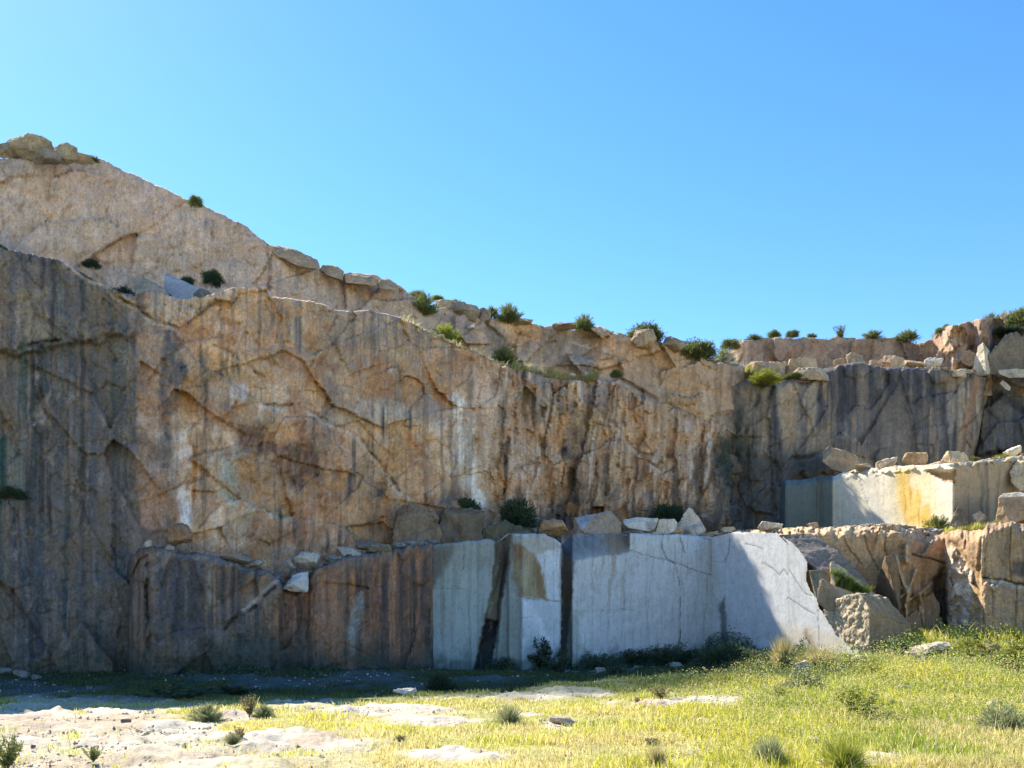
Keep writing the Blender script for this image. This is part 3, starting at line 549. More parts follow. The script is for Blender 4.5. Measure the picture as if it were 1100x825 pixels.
# the sunlit cut face that stands at an angle to it
def R_D(q):
    q = np.asarray(q, float); u = (q - CX) / F     # vertical plane through (9.25, 41) and (12.56, 31.5)
    t = (u * 41 - 9.25) / (3.31 + 9.5 * u); return 41 - 9.5 * t
RPOLY = [(764, 577), (790, 571), (835, 572), (852, 583), (862, 594), (868, 604), (866, 622), (871, 634), (880, 645), (880, 652), (893, 668), (905, 683), (920, 690), (934, 694), (934, 735), (760, 735)]
def in_poly(X, Y, pts):
    ins = np.zeros(X.shape, bool)
    for i in range(len(pts)):
        (x0, y0), (x1, y1) = pts[i], pts[(i + 1) % len(pts)]
        if y0 != y1: ins ^= ((y0 > Y) != (y1 > Y)) & (X < (x1 - x0) * (Y - y0) / (y1 - y0) + x0)
    return ins
def design_R(S):
    x, y = S.px, S.py; one = np.ones_like(x); S.edge = 0.6
    S.rough(one, .03, 60, 3, 1)
    S.mix(one, (.62, .62, .61), 1); S.patches(one, (.60, .60, .59), 24, .0, .4, .6, 1); S.streaks(one, (.52, .51, .48), 4, 120, .1, .5, .5, 1, .25)
    dr = sst(.55, .95, np.cos(x * 2 * np.pi / 7)) * sst(.0, .3, fbm(x / 30, y / 22, 3, 92)); S.mul(1 - .08 * dr); S.streaks(one, (.44, .38, .28), 3, 70, .25, .5, .4, 24, .25); S.patches(one, (.46, .45, .40), 14, .2, .5, .4, 25)
    S.mix(S.poly([(838, 672), (870, 674), (905, 685), (912, 712), (840, 712)], 6), (.56, .46, .30), .5); S.streaks(S.box(845, 915, 675, 712, 6), (.42, .33, .20), 4, 40, .0, .4, .6, 3)
    for pts in ([(801, 584), (812, 587), (820, 590)], [(820, 604), (832, 612), (838, 618), (842, 611), (846, 618)], [(848, 612), (856, 625), (866, 638), (872, 640)], [(846, 642), (856, 648), (866, 655), (876, 660)], [(784, 578), (783, 592), (779, 602)], [(879, 655), (881, 705)], [(765, 602), (778, 604)]): S.crack(pts, 1.3 if len(pts) > 2 else .8, .02, (.11, .10, .09), .75 if len(pts) > 2 else .45)
    S.mix(S.line([(846, 585), (847, 640), (848, 700)], .8), (.42, .40, .36), .4); S.mix(S.poly([(772, 650), (778, 640), (784, 700), (776, 700)], 2), (.06, .075, .085), .8); S.mix(S.poly([(866, 600), (872, 634), (862, 620)], 2), (.4, .37, .31), .5)
    S.mix(S.poly([(862, 680), (868, 676), (880, 700), (874, 708)], 3), (.25, .17, .10), .6)
    S.grain(.002, .04, 1.1, 1.0)
sheet('angled_white_face', 760, 936, lin([(760, 573), (790, 570), (835, 570), (936, 570)]), lin([(760, 735), (936, 735)]), R_D, R_D, design_R, 67, T=.8, keep=lambda X, Y: in_poly(X, Y, RPOLY), topcol=(.55, .48, .38),
      label='smooth white sawn granite face catching the sun, crossed by a diagonal shadow', mat=M_CUT, base=WHITE, step=1.0, jag=.8, toprough=.1, cat='quarry bench')

# ------------------------------------------------------------------ lower bench, right: brown fractured wall
E_top = lin([(770, 573), (800, 569), (820, 568), (860, 567), (880, 568), (905, 566), (930, 564), (960, 564), (975, 567), (990, 570), (1012, 572), (1020, 570), (1056, 569), (1060, 562), (1100, 561), (1250, 557), (1700, 545)])
E_D = lin([(770, 43.5), (800, 40.8), (835, 38), (880, 36.4), (966, 36.2), (980, 36.4), (990, 36.8), (1015, 37.1), (1019, 36.3), (1023, 35.8), (1030, 35.5), (1052, 34.0), (1056, 33.7), (1060, 33.6), (1100, 33.8), (1250, 33.4), (1700, 30)])
def design_E(S):
    x, y = S.px, S.py; one = np.ones_like(x); S.edge = 1.5
    S.rough(one, .3, 50, 4, 1); S.rough(one, .05, 10, 5, 2); S.facets((1 - sst(1010, 1016, x)), 32, 42, .45, .3, 0)
    S.mix(one, (.33, .235, .140), 1); S.patches(one, (.41, .30, .18), 26, .0, .4, .6, 1); S.streaks(one, (.16, .125, .085), 5, 90, .05, .45, .6, 1); S.patches(one, (.17, .13, .10), 18, .1, .4, .5, 2); S.streaks(one, (.33, .25, .16), 4, 90, .15, .5, .5, 5)
    S.mix((1 - sst(945, 955, x)) * one, (.40, .28, .15), .45); S.mix(S.poly([(975, 575), (1015, 575), (1013, 625), (985, 620)], 4), (.31, .215, .135), .5)
    S.mix(S.poly([(1000, 620), (1014, 612), (1015, 680), (1000, 682)], 4), (.05, .05, .055), .7); S.rel -= S.poly([(1002, 625), (1016, 610), (1017, 690), (1003, 690)], 4) * .4
    S.rel += S.poly([(985, 640), (1001, 628), (1010, 650), (1010, 682), (985, 676), (988, 655)], 2.5, False) * .7
    for q in ([(928, 574), (932, 590), (944, 612)], [(952, 570), (950, 590), (955, 600)], [(905, 574), (912, 590), (926, 606)], [(1086, 565), (1084, 600), (1086, 625)], [(1092, 632), (1090, 690)], [(1038, 570), (1037, 590)]): S.crack(q, 1.5, .14, (.12, .09, .06), .55)
    # fractured ribs, painted pale as sunlit edges
    rib = lambda pts, w_, h_: S.ridge(pts, w_, h_, (.50, .42, .28), .8)
    rib([(974, 587), (974, 603)], 2.4, .55); rib([(963, 598), (965, 612), (974, 634)], 2.6, .5); rib([(984, 612), (977, 632), (973, 650), (974, 672)], 2.0, .5); rib([(964, 645), (974, 636)], 1.6, .4); rib([(983, 640), (975, 646)], 1.4, .35); rib([(1000, 627), (988, 638), (992, 655), (992, 675)], 1.1, .25)
    S.crack([(980, 596), (1000, 600), (1016, 606)], 1.6, .25)
    # rough left-facing return of the right pillar, its sunlit part painted paler
    rg = S.poly([(1016, 590), (1022, 586), (1044, 614), (1046, 640), (1054, 660), (1054, 735), (1018, 735)], 2)
    S.mix(rg, (.46, .42, .34), .8); S.facets(rg, 8, 12, .35, .35, 8); S.rough(rg, .15, 8, 4, 9); S.mix(S.poly([(1043, 640), (1055, 600), (1056, 735), (1038, 735)], 3), (.34, .255, .13), .65)
    S.rel += S.poly([(1016, 560), (1056, 560), (1050, 612), (1022, 580), (1017, 584)], 2) * .25
    S.mix(S.poly([(1056, 560), (1120, 560), (1120, 735), (1056, 735)], 2), (.29, .215, .135), .65); S.streaks(sst(1056, 1060, x), (.115, .10, .075), 5, 100, .0, .45, .6, 7); S.patches(sst(1056, 1060, x), (.20, .19, .15), 20, .0, .4, .5, 9)
    S.crack([(1056, 621), (1078, 623), (1092, 627), (1110, 630)], 2.0, .3, (.06, .055, .05), .7, .6); S.ridge([(1064, 620), (1068, 634), (1076, 622)], 1.8, .25, (.40, .36, .27), .6); S.mix(S.box(1088, 1110, 606, 620, 3), (.045, .05, .06), .7)
    S.rel += S.poly([(1056, 626), (1120, 632), (1120, 740), (1056, 740)], 1.5) * .3
    S.ridge([(1056, 572), (1055, 600), (1054, 660), (1054, 690)], 1.2, .18, (.45, .38, .27), .6)
    S.mix((1 - sst(0, 14, y - E_top(x) - fbm(x / 8, y / 8, 3, 5) * 8)) * (1 - sst(1000, 1012, x)), (.46, .375, .25), .75); q_ = (1 - sst(3, 12, y - E_top(x))) * (1 - sst(1000, 1012, x)); S.facets(q_, 7, 4, .3, .3, 17)
    S.grain()
sheet('brown_right_bench', 770, 1700, E_top, lin([(770, 725), (1000, 715), (1700, 735)]), E_D, E_D, design_E, 71, T=lin([(770, 8), (900, 8), (1100, 9), (1700, 18)]), topcol=(.54, .45, .32), lip=(10, .9), label='brown fractured granite bench at right with a rough sunlit pillar', base=BROWN, step=1.1, jag=2.2, toprough=.55, cat='quarry bench')

# ------------------------------------------------------------------ the upper cut block at right
F_top = lin([(838, 520), (843, 517), (898, 511), (906, 507), (940, 503), (975, 500), (1000, 498.5), (1025, 497), (1060, 493.5), (1100, 489), (1200, 484), (1700, 470)])
F_D = lin([(838, 49), (843, 46.6), (893, 47.8), (896, 47.8), (1024, 39.8), (1026, 39.9), (1090, 42.0), (1200, 44), (1700, 44)])
def design_F(S):
    x, y = S.px, S.py; one = np.ones_like(x); S.edge = 1.5
    S.rough(one, .07, 40, 3, 1)
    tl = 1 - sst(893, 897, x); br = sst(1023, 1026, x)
    S.mix(one, (.64, .58, .46), 1); S.streaks(one, (.55, .47, .34), 3, 40, .1, .45, .6, 1)
    ye = S.poly([(962, 503), (977, 502), (976, 520), (984, 530), (988, 545), (998, 565), (975, 565), (966, 545)], 5); S.mix(S.poly([(955, 500), (1000, 500), (1010, 565), (960, 565)], 12), (.62, .50, .24), .5); S.mix(ye, (.60, .40, .11), .8); S.streaks(ye, (.42, .25, .05), 3, 40, .05, .4, .7, 2)
    S.mix(S.poly([(984, 520), (990, 530), (990, 545), (984, 540)], 2), (.58, .36, .08), .7); S.mix(S.poly([(990, 545), (998, 540), (1003, 565), (992, 565)], 2), (.58, .38, .10), .8)
    S.mix(S.poly([(993, 507), (1026, 507), (1026, 521), (1012, 516)], 1.5), (.33, .20, .10), .9); S.rel -= S.poly([(993, 505), (1026, 505), (1026, 521), (1012, 516)], 1.2) * .35
    S.mix(S.poly([(925, 520), (930, 520), (955, 562), (940, 562)], 4), (.56, .53, .46), .6); S.crack([(924, 512), (928, 530), (940, 560)], .9, .03, (.4, .37, .3), .5)
    S.mix(tl, (.085, .115, .11), .95); S.mix(tl * (1 - sst(838, 848, x)), (.05, .06, .06), .9); S.mix(tl * S.poly([(877, 512), (886, 512), (886, 565), (878, 565)], 3), (.08, .085, .07), .8); S.streaks(tl, (.12, .16, .16), 5, 80, .1, .4, .5, 4)  # left face lies in shade; the dark teal paints that shade in
    S.crack([(878, 513), (877, 565)], 1, .06)
    S.mix(br, (.38, .265, .155), .95); S.streaks(br, (.17, .13, .09), 3.5, 60, .0, .4, .7, 5); S.streaks(br, (.36, .29, .20), 3.5, 60, .1, .4, .6, 6)
    S.mix((1 - sst(0, 6, y - F_top(x) - fbm(x / 6, y / 6, 3, 5) * 5)) * sst(900, 915, x), (.44, .36, .25), .85); S.facets((1 - sst(2, 10, y - F_top(x))) * sst(900, 915, x), 6, 4, .3, .3, 17)
    S.grain(.006, .06, 1.15, 1.1)
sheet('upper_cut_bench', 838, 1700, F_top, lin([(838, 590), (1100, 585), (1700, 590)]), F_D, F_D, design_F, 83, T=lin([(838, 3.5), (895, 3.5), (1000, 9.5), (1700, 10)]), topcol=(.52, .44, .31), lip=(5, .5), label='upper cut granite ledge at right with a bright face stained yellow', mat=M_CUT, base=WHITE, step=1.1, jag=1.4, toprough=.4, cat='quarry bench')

# ------------------------------------------------------------------ ground
def G(x, y):
    x = np.asarray(x, float); y = np.asarray(y, float)
    z = -.38 * np.exp(-((x - 1) / 8.5)**2 - ((y - 36) / 6.5)**2)
    z = z - .12 * np.exp(-((x + 8) / 8)**2 - ((y - 22) / 5)**2)
    z = z + .85 * sst(10.5, 15.0, x) * sst(26, 35.5, y) + .25 * sst(5, 12, x) * sst(16, 28, y)
    z = z + .10 * fbm(x / 5, y / 5, 3, 5) + .045 * fbm(x / 1.2, y / 1.2, 4, 8)
    return z
def to_px(x, y, z): return CX + x / y * F, HY - (z - HC) / y * F
# ------------------------------------------------------------------ loose rocks: convex polyhedra, bevelled, subdivided and roughened
def ADJ(px, py, D):
    if px >= 770 and D >= 50: return D + 6
    if py < 425 and 440 <= px < 770 and D > 42: return D + (px - 440) / 330 * 3.6 + .8
    return D
def floor_D(px, py):
    """distance at which the sight line through (px, py) meets the quarry floor"""
    d = np.linspace(7.5, 38, 1500); row = HY - (G((px - CX) / F * d, d) - HC) / d * F
    k = np.nonzero(row < py)[0]; return float(d[k[0]]) if len(k) else 33.0
def hull_bm(pts):
    bm = bmesh.new()
    vs = [bm.verts.new(p) for p in pts]
    r = bmesh.ops.convex_hull(bm, input=vs)
    bmesh.ops.delete(bm, geom=[g for g in set(r['geom_interior'] + r['geom_unused']) if isinstance(g, bmesh.types.BMVert)], context='VERTS')
    bmesh.ops.dissolve_limit(bm, angle_limit=math.radians(4), verts=bm.verts[:], edges=bm.edges[:])
    return bm
def finish_rock(name, bm, res, amp, nscale, paint, mat, seed, bev=.05, origin=None):
    if bev: bmesh.ops.bevel(bm, geom=bm.edges[:], offset=bev, segments=2, affect='EDGES', profile=.6)
    bmesh.ops.triangulate(bm, faces=bm.faces[:])
    for _ in range(7):
        long = [e for e in bm.edges if e.calc_length() > res]
        if not long or len(bm.verts) > 16000: break
        bmesh.ops.subdivide_edges(bm, edges=long, cuts=1)
        bmesh.ops.triangulate(bm, faces=bm.faces[:])
    bm.normal_update()
    V = np.array([v.co[:] for v in bm.verts]); N = np.array([v.normal[:] for v in bm.verts])
    Fc = np.array([[v.index for v in f.verts] for f in bm.faces])
    bm.verts.index_update()
    Fc = np.array([[v.index for v in f.verts] for f in bm.faces]); bm.free()
    q = V / nscale
    d = fbm3(q[:, 0] + seed, q[:, 1], q[:, 2], 6, seed, .62)
    C = paint(V, N)
    V2 = V + N * (d * amp)[:, None]
    if origin is not None: V2 = V2 - np.array(origin)
    return make_mesh(name, V2, Fc, C, mat, smooth=True)
def rock_paint(base, seed, var=.5, stain=(.20, .15, .10), tops=None):
    def f(V, N):
        c = np.ones((len(V), 3)) * np.array(base) * np.array((1.10, .99, .86))
        n = fbm3(V[:, 0] * 1.6 + seed, V[:, 1] * 1.6, V[:, 2] * 1.6, 5, seed)[:, None]
        c = c * (1 + n * .35); m = sst(.1, .4, fbm3(V[:, 0] * 1.1 + 40, V[:, 1] * 1.1, V[:, 2] * 1.1 + seed, 5, seed + 3))[:, None] * var
        c = c * (1 - m) + np.array(stain) * m
        c = c * (1 + .22 * fbm3(V[:, 0] * 9, V[:, 1] * 9, V[:, 2] * 9 + seed, 3, seed + 9))[:, None]
        if tops is not None:
            k = sst(.5, .8, N[:, 2])[:, None]; c = c * (1 - k) + np.array(tops) * k
        return c
    return f
def rock(name, pts, label, base=TAN, seed=1, res=.07, amp=.06, ns=.4, bev=.02, paint=None, mat=None, cat='rock', group=None):
    fallen = 865 < pts[0][0] < 942 and pts[0][1] > 595 and name != 'fallen_block'; sh = 1.9 if name == 'fallen_slab' else 2.0 if fallen else 0; P3 = [PT(x, y, ADJ(x, y, D) - (sh if D < 36.6 or name == 'fallen_slab' else 0)) for x, y, D in pts]
    lo = Vector((sum(p.x for p in P3) / len(P3), sum(p.y for p in P3) / len(P3), min(p.z for p in P3)))
    me = finish_rock(name, hull_bm(P3), res, amp, ns, paint or rock_paint(base, seed), mat or M_BOULDER, seed, bev, lo)
    o = link(name, me, label, cat, None, group); o.location = lo
    return o
def boulder(px, pyb, w_, h_, D, label, base=TAN, seed=1, depth=.8, flat=0, tilt=0, name='boulder', group=None, stain=(.20, .15, .10), sink=.12, ang=.55, res=None):
    """an angular boulder whose foot stands at (px, pyb) of the photograph at distance D; w_, h_ in photo px"""
    D = floor_D(px, pyb) if pyb > 698 else ADJ(px, pyb, D); rnd = random.Random(seed * 7 + 1); k = D / F; W_, H_ = w_ * k, h_ * k
    pts = []
    for i in range(17):
        a = rnd.uniform(0, 2 * math.pi); z = rnd.uniform(-1, 1) if i > 3 else rnd.choice((-.95, .95)) * rnd.uniform(.7, 1)
        r = math.sqrt(max(0, 1 - z * z)); r = r**ang
        s = rnd.uniform(.86, 1.04)
        pts.append(Vector((math.cos(a) * r * s * .5, math.sin(a) * r * s * .5, z * .5 * s)))
    R = Matrix.Rotation(math.radians(tilt + rnd.uniform(-11, 11)), 3, 'Y')
    mnx = min(p.x for p in pts); mxx = max(p.x for p in pts); mnz = min(p.z for p in pts); mxz = max(p.z for p in pts)
    pts = [Vector(((p.x - mnx) / (mxx - mnx) - .5, p.y, (p.z - mnz) / (mxz - mnz))) for p in pts]
    P3 = [R @ Vector((p.x * W_, p.y * W_ * depth, p.z * H_ * (1 + sink) - sink * H_)) for p in pts]
    rs = res or max(.028, min(.12, max(W_, H_) / 14))
    me = finish_rock(name, hull_bm(P3), rs, min(W_, H_) * .17, max(.05, min(W_, H_) * .3), rock_paint(base, seed, .5, stain), M_BOULDER, seed, min(W_, H_) * .025)
    o = link(name, me, label, 'boulder' if name == 'boulder' else 'rock', None, group); o.location = PT(px, pyb, D)
    return o

# fallen blocks below the angled white face
rock('fallen_slab', [(836, 574, 38.0), (872, 573, 38.4), (900, 592, 37.6), (934, 628, 36.6), (930, 640, 36.2), (900, 640, 36.0), (880, 613, 36.4), (866, 603, 36.8), (852, 588, 37.4), (880, 600, 38.6), (930, 640, 38.2), (900, 650, 37.6)],
     'large dark grey slab sloping down to the right from the top of the white face', (.145, .14, .135), 3, .08, .10, .5, cat='slab', paint=rock_paint((.20, .175, .155), 3, .6, (.30, .22, .15)))
rock('rock', [(869, 613, 36.3), (880, 612, 36.0), (906, 640, 35.7), (905, 655, 35.7), (878, 645, 36.0), (873, 632, 36.3), (905, 640, 37), (880, 615, 37.3), (880, 652, 37)],
     'grey block wedged between the white face and the grassy wedge stone', (.20, .21, .17), 5, .07, .05, .3, cat='rock')
def wedge_paint(V, N):
    c = rock_paint((.42, .34, .23), 8, .5, (.25, .19, .13))(V, N); return c
rock('fallen_wedge', [(892, 604, 36.0), (896, 603, 36.2), (930, 630, 35.9), (978, 672, 35.6), (976, 678, 35.5), (962, 672, 35.3), (930, 645, 35.2), (900, 643, 35.1), (892, 630, 35.5), (935, 632, 37), (970, 672, 36.8), (900, 640, 36.8)],
     'long tilted tan stone wedge with green grass growing on its upper face', TAN, 8, .07, .08, .35, cat='slab', paint=wedge_paint)
rock('rock', [(877, 645, 35.3), (880, 624, 35.4), (884, 622, 35.3), (902, 640, 35.0), (903, 655, 35.0), (890, 657, 35.1), (900, 630, 36), (880, 650, 36)], 'small brown block with one bright edge under the grassy wedge', (.34, .27, .18), 9, .06, .05, .25)
def rough_paint(V, N):
    c = rock_paint((.46, .40, .30), 12, .35, (.30, .25, .19))(V, N); m = sst(.15, .5, N[:, 0])[:, None]; return c * (1 - m) + (np.array((.33, .225, .125)) * (1 + .4 * fbm3(V[:, 0] * 3, V[:, 1] * 3, V[:, 2] * .6, 4, 3))[:, None]) * m
fb = lambda x, y, o=.12: (x, y, float(R_D(x)) - o)
rock('fallen_block', [fb(899, 645), fb(908, 640), fb(925, 637), fb(934, 655), fb(934, 693, .1), fb(934, 722, -.25), fb(918, 692, .1), fb(905, 684, .1), fb(895, 669, .1), (978, 672, 33.2), (952, 642, 33.6), (980, 725, 33.4), (950, 645, 35.6), (975, 725, 35.6), (905, 650, 35.4), (905, 690, 35)],
     'big fallen granite block with a rough pitted face at left and brown side at right', TAN, 12, .05, .13, .2, bev=.03, cat='block', paint=rough_paint)
rock('rock', [(884, 655, 35.3), (892, 648, 35.2), (900, 652, 35.0), (903, 672, 34.9), (900, 684, 34.9), (890, 668, 35.2), (898, 650, 36), (892, 670, 36)], 'cream broken stone between the white face and the rough fallen block', (.46, .41, .32), 15, .05, .09, .15)
rock('rock', [(962, 690, 35.6), (968, 668, 35.8), (984, 655, 36.0), (990, 662, 35.9), (994, 700, 35.5), (975, 706, 35.2), (972, 668, 36.8), (992, 700, 36.8)], 'brown angular block right of the rough fallen block, above the flat slabs', (.31, .22, .135), 28, .06, .1, .3, bev=.01, cat='block')
rock('rock', [(988, 690, 36.2), (990, 650, 36.4), (1000, 634, 36.5), (1009, 648, 36.4), (1012, 695, 36.0), (1000, 700, 35.8), (998, 636, 37.2), (1012, 695, 37.2)], 'upright brown block in the recess beside the sunlit pillar', (.30, .215, .135), 29, .06, .08, .3, bev=.01, cat='block')
rock('standing_stone', [(938, 642, 36.7), (944, 618, 36.6), (951, 598, 36.5), (958, 596, 36.4), (964, 602, 36.5), (969, 640, 36.6), (966, 655, 36.5), (945, 655, 36.6), (950, 600, 37.4), (966, 650, 37.4), (942, 650, 37.4)],
     'brown upright triangular stone leaning on the brown bench wall', (.22, .155, .10), 17, .06, .05, .3)
for i, (x, y, w_, h_, D, lb, sd) in enumerate([
    (958, 650, 8, 9, 36.0, 'small bright cream stone right of the grassy wedge', 21), (966, 648, 5, 6, 36.1, 'tiny pale round stone right of the cream one by the wedge', 22),
    (1000, 703, 40, 12, 34.6, 'wide flat pale slab at the foot of the brown bench wall', 23), (992, 693, 30, 10, 35.2, 'thin tilted pale slab on top of the wide flat slab', 24),
    (1013, 690, 20, 9, 35.2, 'dark-sided flat stone right of the tilted pale slab', 25), (985, 712, 26, 12, 34.0, 'pinkish flat slab half hidden in the weeds', 26), (1062, 707, 30, 15, 33.4, 'brown sloping stone at the foot of the right pillar', 27)]):
    boulder(x, y, w_, h_, D, lb, [(.60, .55, .45), (.58, .54, .46), (.56, .50, .40), (.55, .48, .38), (.38, .33, .26), (.44, .36, .29), (.32, .24, .16)][i], sd, .9, name='flat_stone' if i > 1 else 'stone', ang=.35)

# boulders on the lower terrace above the white bench
boulder(595, 575, 32, 17, 38.2, 'orange-brown rounded boulder on the ledge left of the grey-topped boulder', (.42, .29, .17), 31)
rock('boulder', [(614, 578, 38.6), (617, 556, 38.8), (640, 552, 38.8), (657, 549, 39.2), (661, 557, 39.0), (668, 562, 39.0), (667, 578, 38.8), (640, 577, 38.0), (625, 570, 38.0), (655, 560, 40.2), (620, 560, 40.2), (630, 578, 40.4), (662, 578, 40.4)],
     'large grey-topped brown boulder on the ledge above the white bench', (.34, .27, .19), 33, .07, .10, .3, cat='boulder', paint=rock_paint((.33, .26, .18), 33, .5, (.20, .15, .10), (.36, .36, .36)))
rock('boulder', [(669, 558, 40.0), (684, 556, 40.3), (707, 557, 40.4), (703, 568, 39.8), (698, 571, 39.6), (675, 567, 39.4), (670, 563, 39.5), (672, 572, 40.8), (705, 572, 41.2), (690, 556, 41.3)], 'flat-topped white boulder right of the grey-topped boulder', (.62, .56, .46), 35, .07, .06, .3, cat='boulder')
rock('boulder', [(704, 571, 40.2), (708, 558, 40.4), (725, 557, 40.7), (728, 562, 40.6), (724, 570, 40.4), (716, 575, 40.2), (710, 558, 41.6), (726, 572, 41.6)], 'pale triangular boulder between the flat-topped and the pointed white boulders', (.60, .54, .44), 36, .06, .05, .25, cat='boulder')
rock('boulder', [(726, 566, 43.2), (735, 551, 43.4), (740, 545, 43.6), (745, 548, 43.6), (750, 560, 43.6), (757, 566, 43.6), (756, 576, 43.4), (735, 577, 42.8), (727, 572, 42.9), (742, 548, 44.3), (752, 575, 44.6), (730, 573, 44.4)], 'tall pointed cream boulder above the white bench', (.58, .51, .41), 37, .06, .09, .25, cat='boulder')
boulder(747, 577, 26, 14, 42.4, 'rounded cream boulder in front of the pointed boulder', (.58, .52, .42), 38); boulder(709, 578, 17, 10, 40.8, 'small pale rock below the triangular boulder', (.60, .54, .44), 39)
boulder(700, 579, 26, 7, 40.2, 'low flat pale rock at the bench edge below the white boulders', (.56, .50, .40), 40, ang=.35); boulder(727, 577, 18, 9, 41.6, 'small orange rock under the pointed cream boulder', (.50, .34, .18), 41)
boulder(679, 577, 30, 7, 38.8, 'dark low stone under the flat-topped white boulder', (.20, .19, .18), 42, ang=.35)
boulder(827, 570, 28, 9, 39.5, 'flat pale stone on the bench rim above the angled white face', (.60, .54, .43), 43, ang=.4); boulder(873, 567, 14, 6, 38.6, 'small tan stone on the bench rim right of the flat pale stone', (.52, .44, .32), 44); boulder(782, 572, 16, 6, 42.5, 'low tan stone near the corner of the white bench', (.48, .40, .28), 45)
# shadowed blocks on the ledge under the middle of the wall
rock('ledge_block', [(473, 586, 37.4), (473, 552, 37.6), (480, 546, 37.8), (505, 547, 37.8), (518, 552, 37.6), (519, 586, 37.4), (480, 548, 39.6), (516, 552, 39.6), (515, 586, 39.6), (474, 586, 39.6)], 'rounded dark grey block on the shaded ledge above the sage block', (.17, .145, .105), 47, .08, .3, .5, cat='block')
rock('ledge_block', [(420, 590, 36.2), (424, 556, 36.8), (440, 540, 37.2), (462, 549, 37.0), (471, 558, 36.6), (472, 588, 36.2), (430, 550, 38.6), (465, 555, 38.8), (466, 590, 38.8)], 'big greenish block on the ledge left of the rounded dark block', (.25, .195, .13), 48, .08, .34, .5, cat='block')
rock('ledge_block', [(520, 586, 37.2), (522, 566, 37.4), (545, 560, 37.6), (566, 566, 37.4), (571, 580, 37.0), (560, 587, 36.8), (540, 562, 39), (565, 585, 39)], 'mossy block on the ledge behind the inclined dark seam', (.13, .125, .08), 49, .08, .3, .4, cat='block')
# rubble on the brown bench at left
for x, y, w_, h_, D, lb, b, sd in [(160, 588, 9, 8, 28.2, 'small white stone at the left end of the brown bench', (.52, .52, .50), 51), (194, 583, 26, 22, 29.0, 'orange-brown triangular boulder at the foot of the spring stain', (.30, .195, .12), 52),
    (182, 592, 12, 6, 27.9, 'small grey stone beside the white stone on the brown bench', (.33, .33, .31), 53), (329, 608, 27, 15, 30.4, 'pale grey angular boulder in the notch of the brown bench', (.40, .41, .40), 54),
    (310, 610, 13, 10, 30.4, 'smaller grey boulder left of the angular boulder in the notch', (.33, .33, .32), 55), (252, 603, 34, 9, 28.9, 'flat grey rubble slab on the left half of the brown bench', (.26, .26, .25), 56), (375, 598, 30, 10, 32, 'flat greyish slab on the right half of the brown bench', (.31, .32, .32), 57),
    (272, 608, 24, 7, 29.4, 'narrow grey slab next to the notch in the brown bench', (.34, .34, .33), 58), (400, 591, 40, 9, 33, 'broken brown slab at the right end of the brown bench', (.24, .21, .17), 59), (355, 602, 16, 6, 31.2, 'little dark slab right of the angular boulder', (.2, .2, .19), 60)]:
    boulder(x, y, w_, h_, D, lb, b, sd, .9, ang=.4, name='boulder' if h_ > 9 else 'stone')
rock('white_wedge', [(303, 634, 29.6), (316, 617, 29.9), (331, 614, 30.0), (331, 637, 29.5), (322, 626, 29.4), (312, 627, 29.3), (331, 617, 30.6), (306, 630, 30.6)], 'white triangular broken stone in the notch of the brown bench', (.50, .49, .47), 61, .05, .06, .2, bev=.03)

# rocks on the upper ledges and the rim
rock('white_block', [(177, 296, 35.0), (179, 294, 35.6), (196, 301, 35.2), (214, 309, 34.6), (211, 326, 34.2), (195, 326, 34.2), (177, 312, 34.4), (180, 296, 37), (213, 312, 37), (210, 328, 37), (178, 326, 37)],
     'pale bluish sawn block on the ledge below the upper cliff at left', (.56, .57, .58), 63, .1, .04, .5, cat='block', mat=M_CUT, paint=rock_paint((.34, .37, .42), 63, .3, (.25, .25, .24)))
rock('ledge_rock', [(144, 326, 33.0), (144, 300, 34.2), (152, 296, 34.4), (168, 305, 33.8), (178, 311, 33.4), (187, 328, 32.8), (188, 345, 32.4), (160, 345, 32.4), (150, 298, 36), (185, 330, 36)], 'tan pointed rock on the ledge left of the pale sawn block', (.33, .28, .21), 64, .09, .10, .4)
boulder(219, 326, 20, 14, 33.8, 'dark grey rock on the ledge right of the pale sawn block', (.16, .165, .16), 65)
for x, y, w_, h_, D, lb, b, sd in [(10, 168, 30, 18, 35.6, 'flat dark rock at the far left end of the top rim', (.28, .26, .22), 71), (36, 170, 42, 22, 35.3, 'big grey rock with a bright top on the left end of the rim', (.36, .33, .27), 72),
    (67, 172, 28, 17, 35.4, 'squarish tan rock right of the big rim rock', (.33, .29, .21), 73), (88, 173, 26, 7, 35.8, 'thin pale stone between the square rock and the small rim tuft', (.40, .36, .30), 74), (52, 173, 30, 9, 35.0, 'low dark stones under the big rim rock', (.22, .215, .2), 75)]:
    boulder(x, y, w_, h_, D, lb, b, sd, .9, ang=.4)
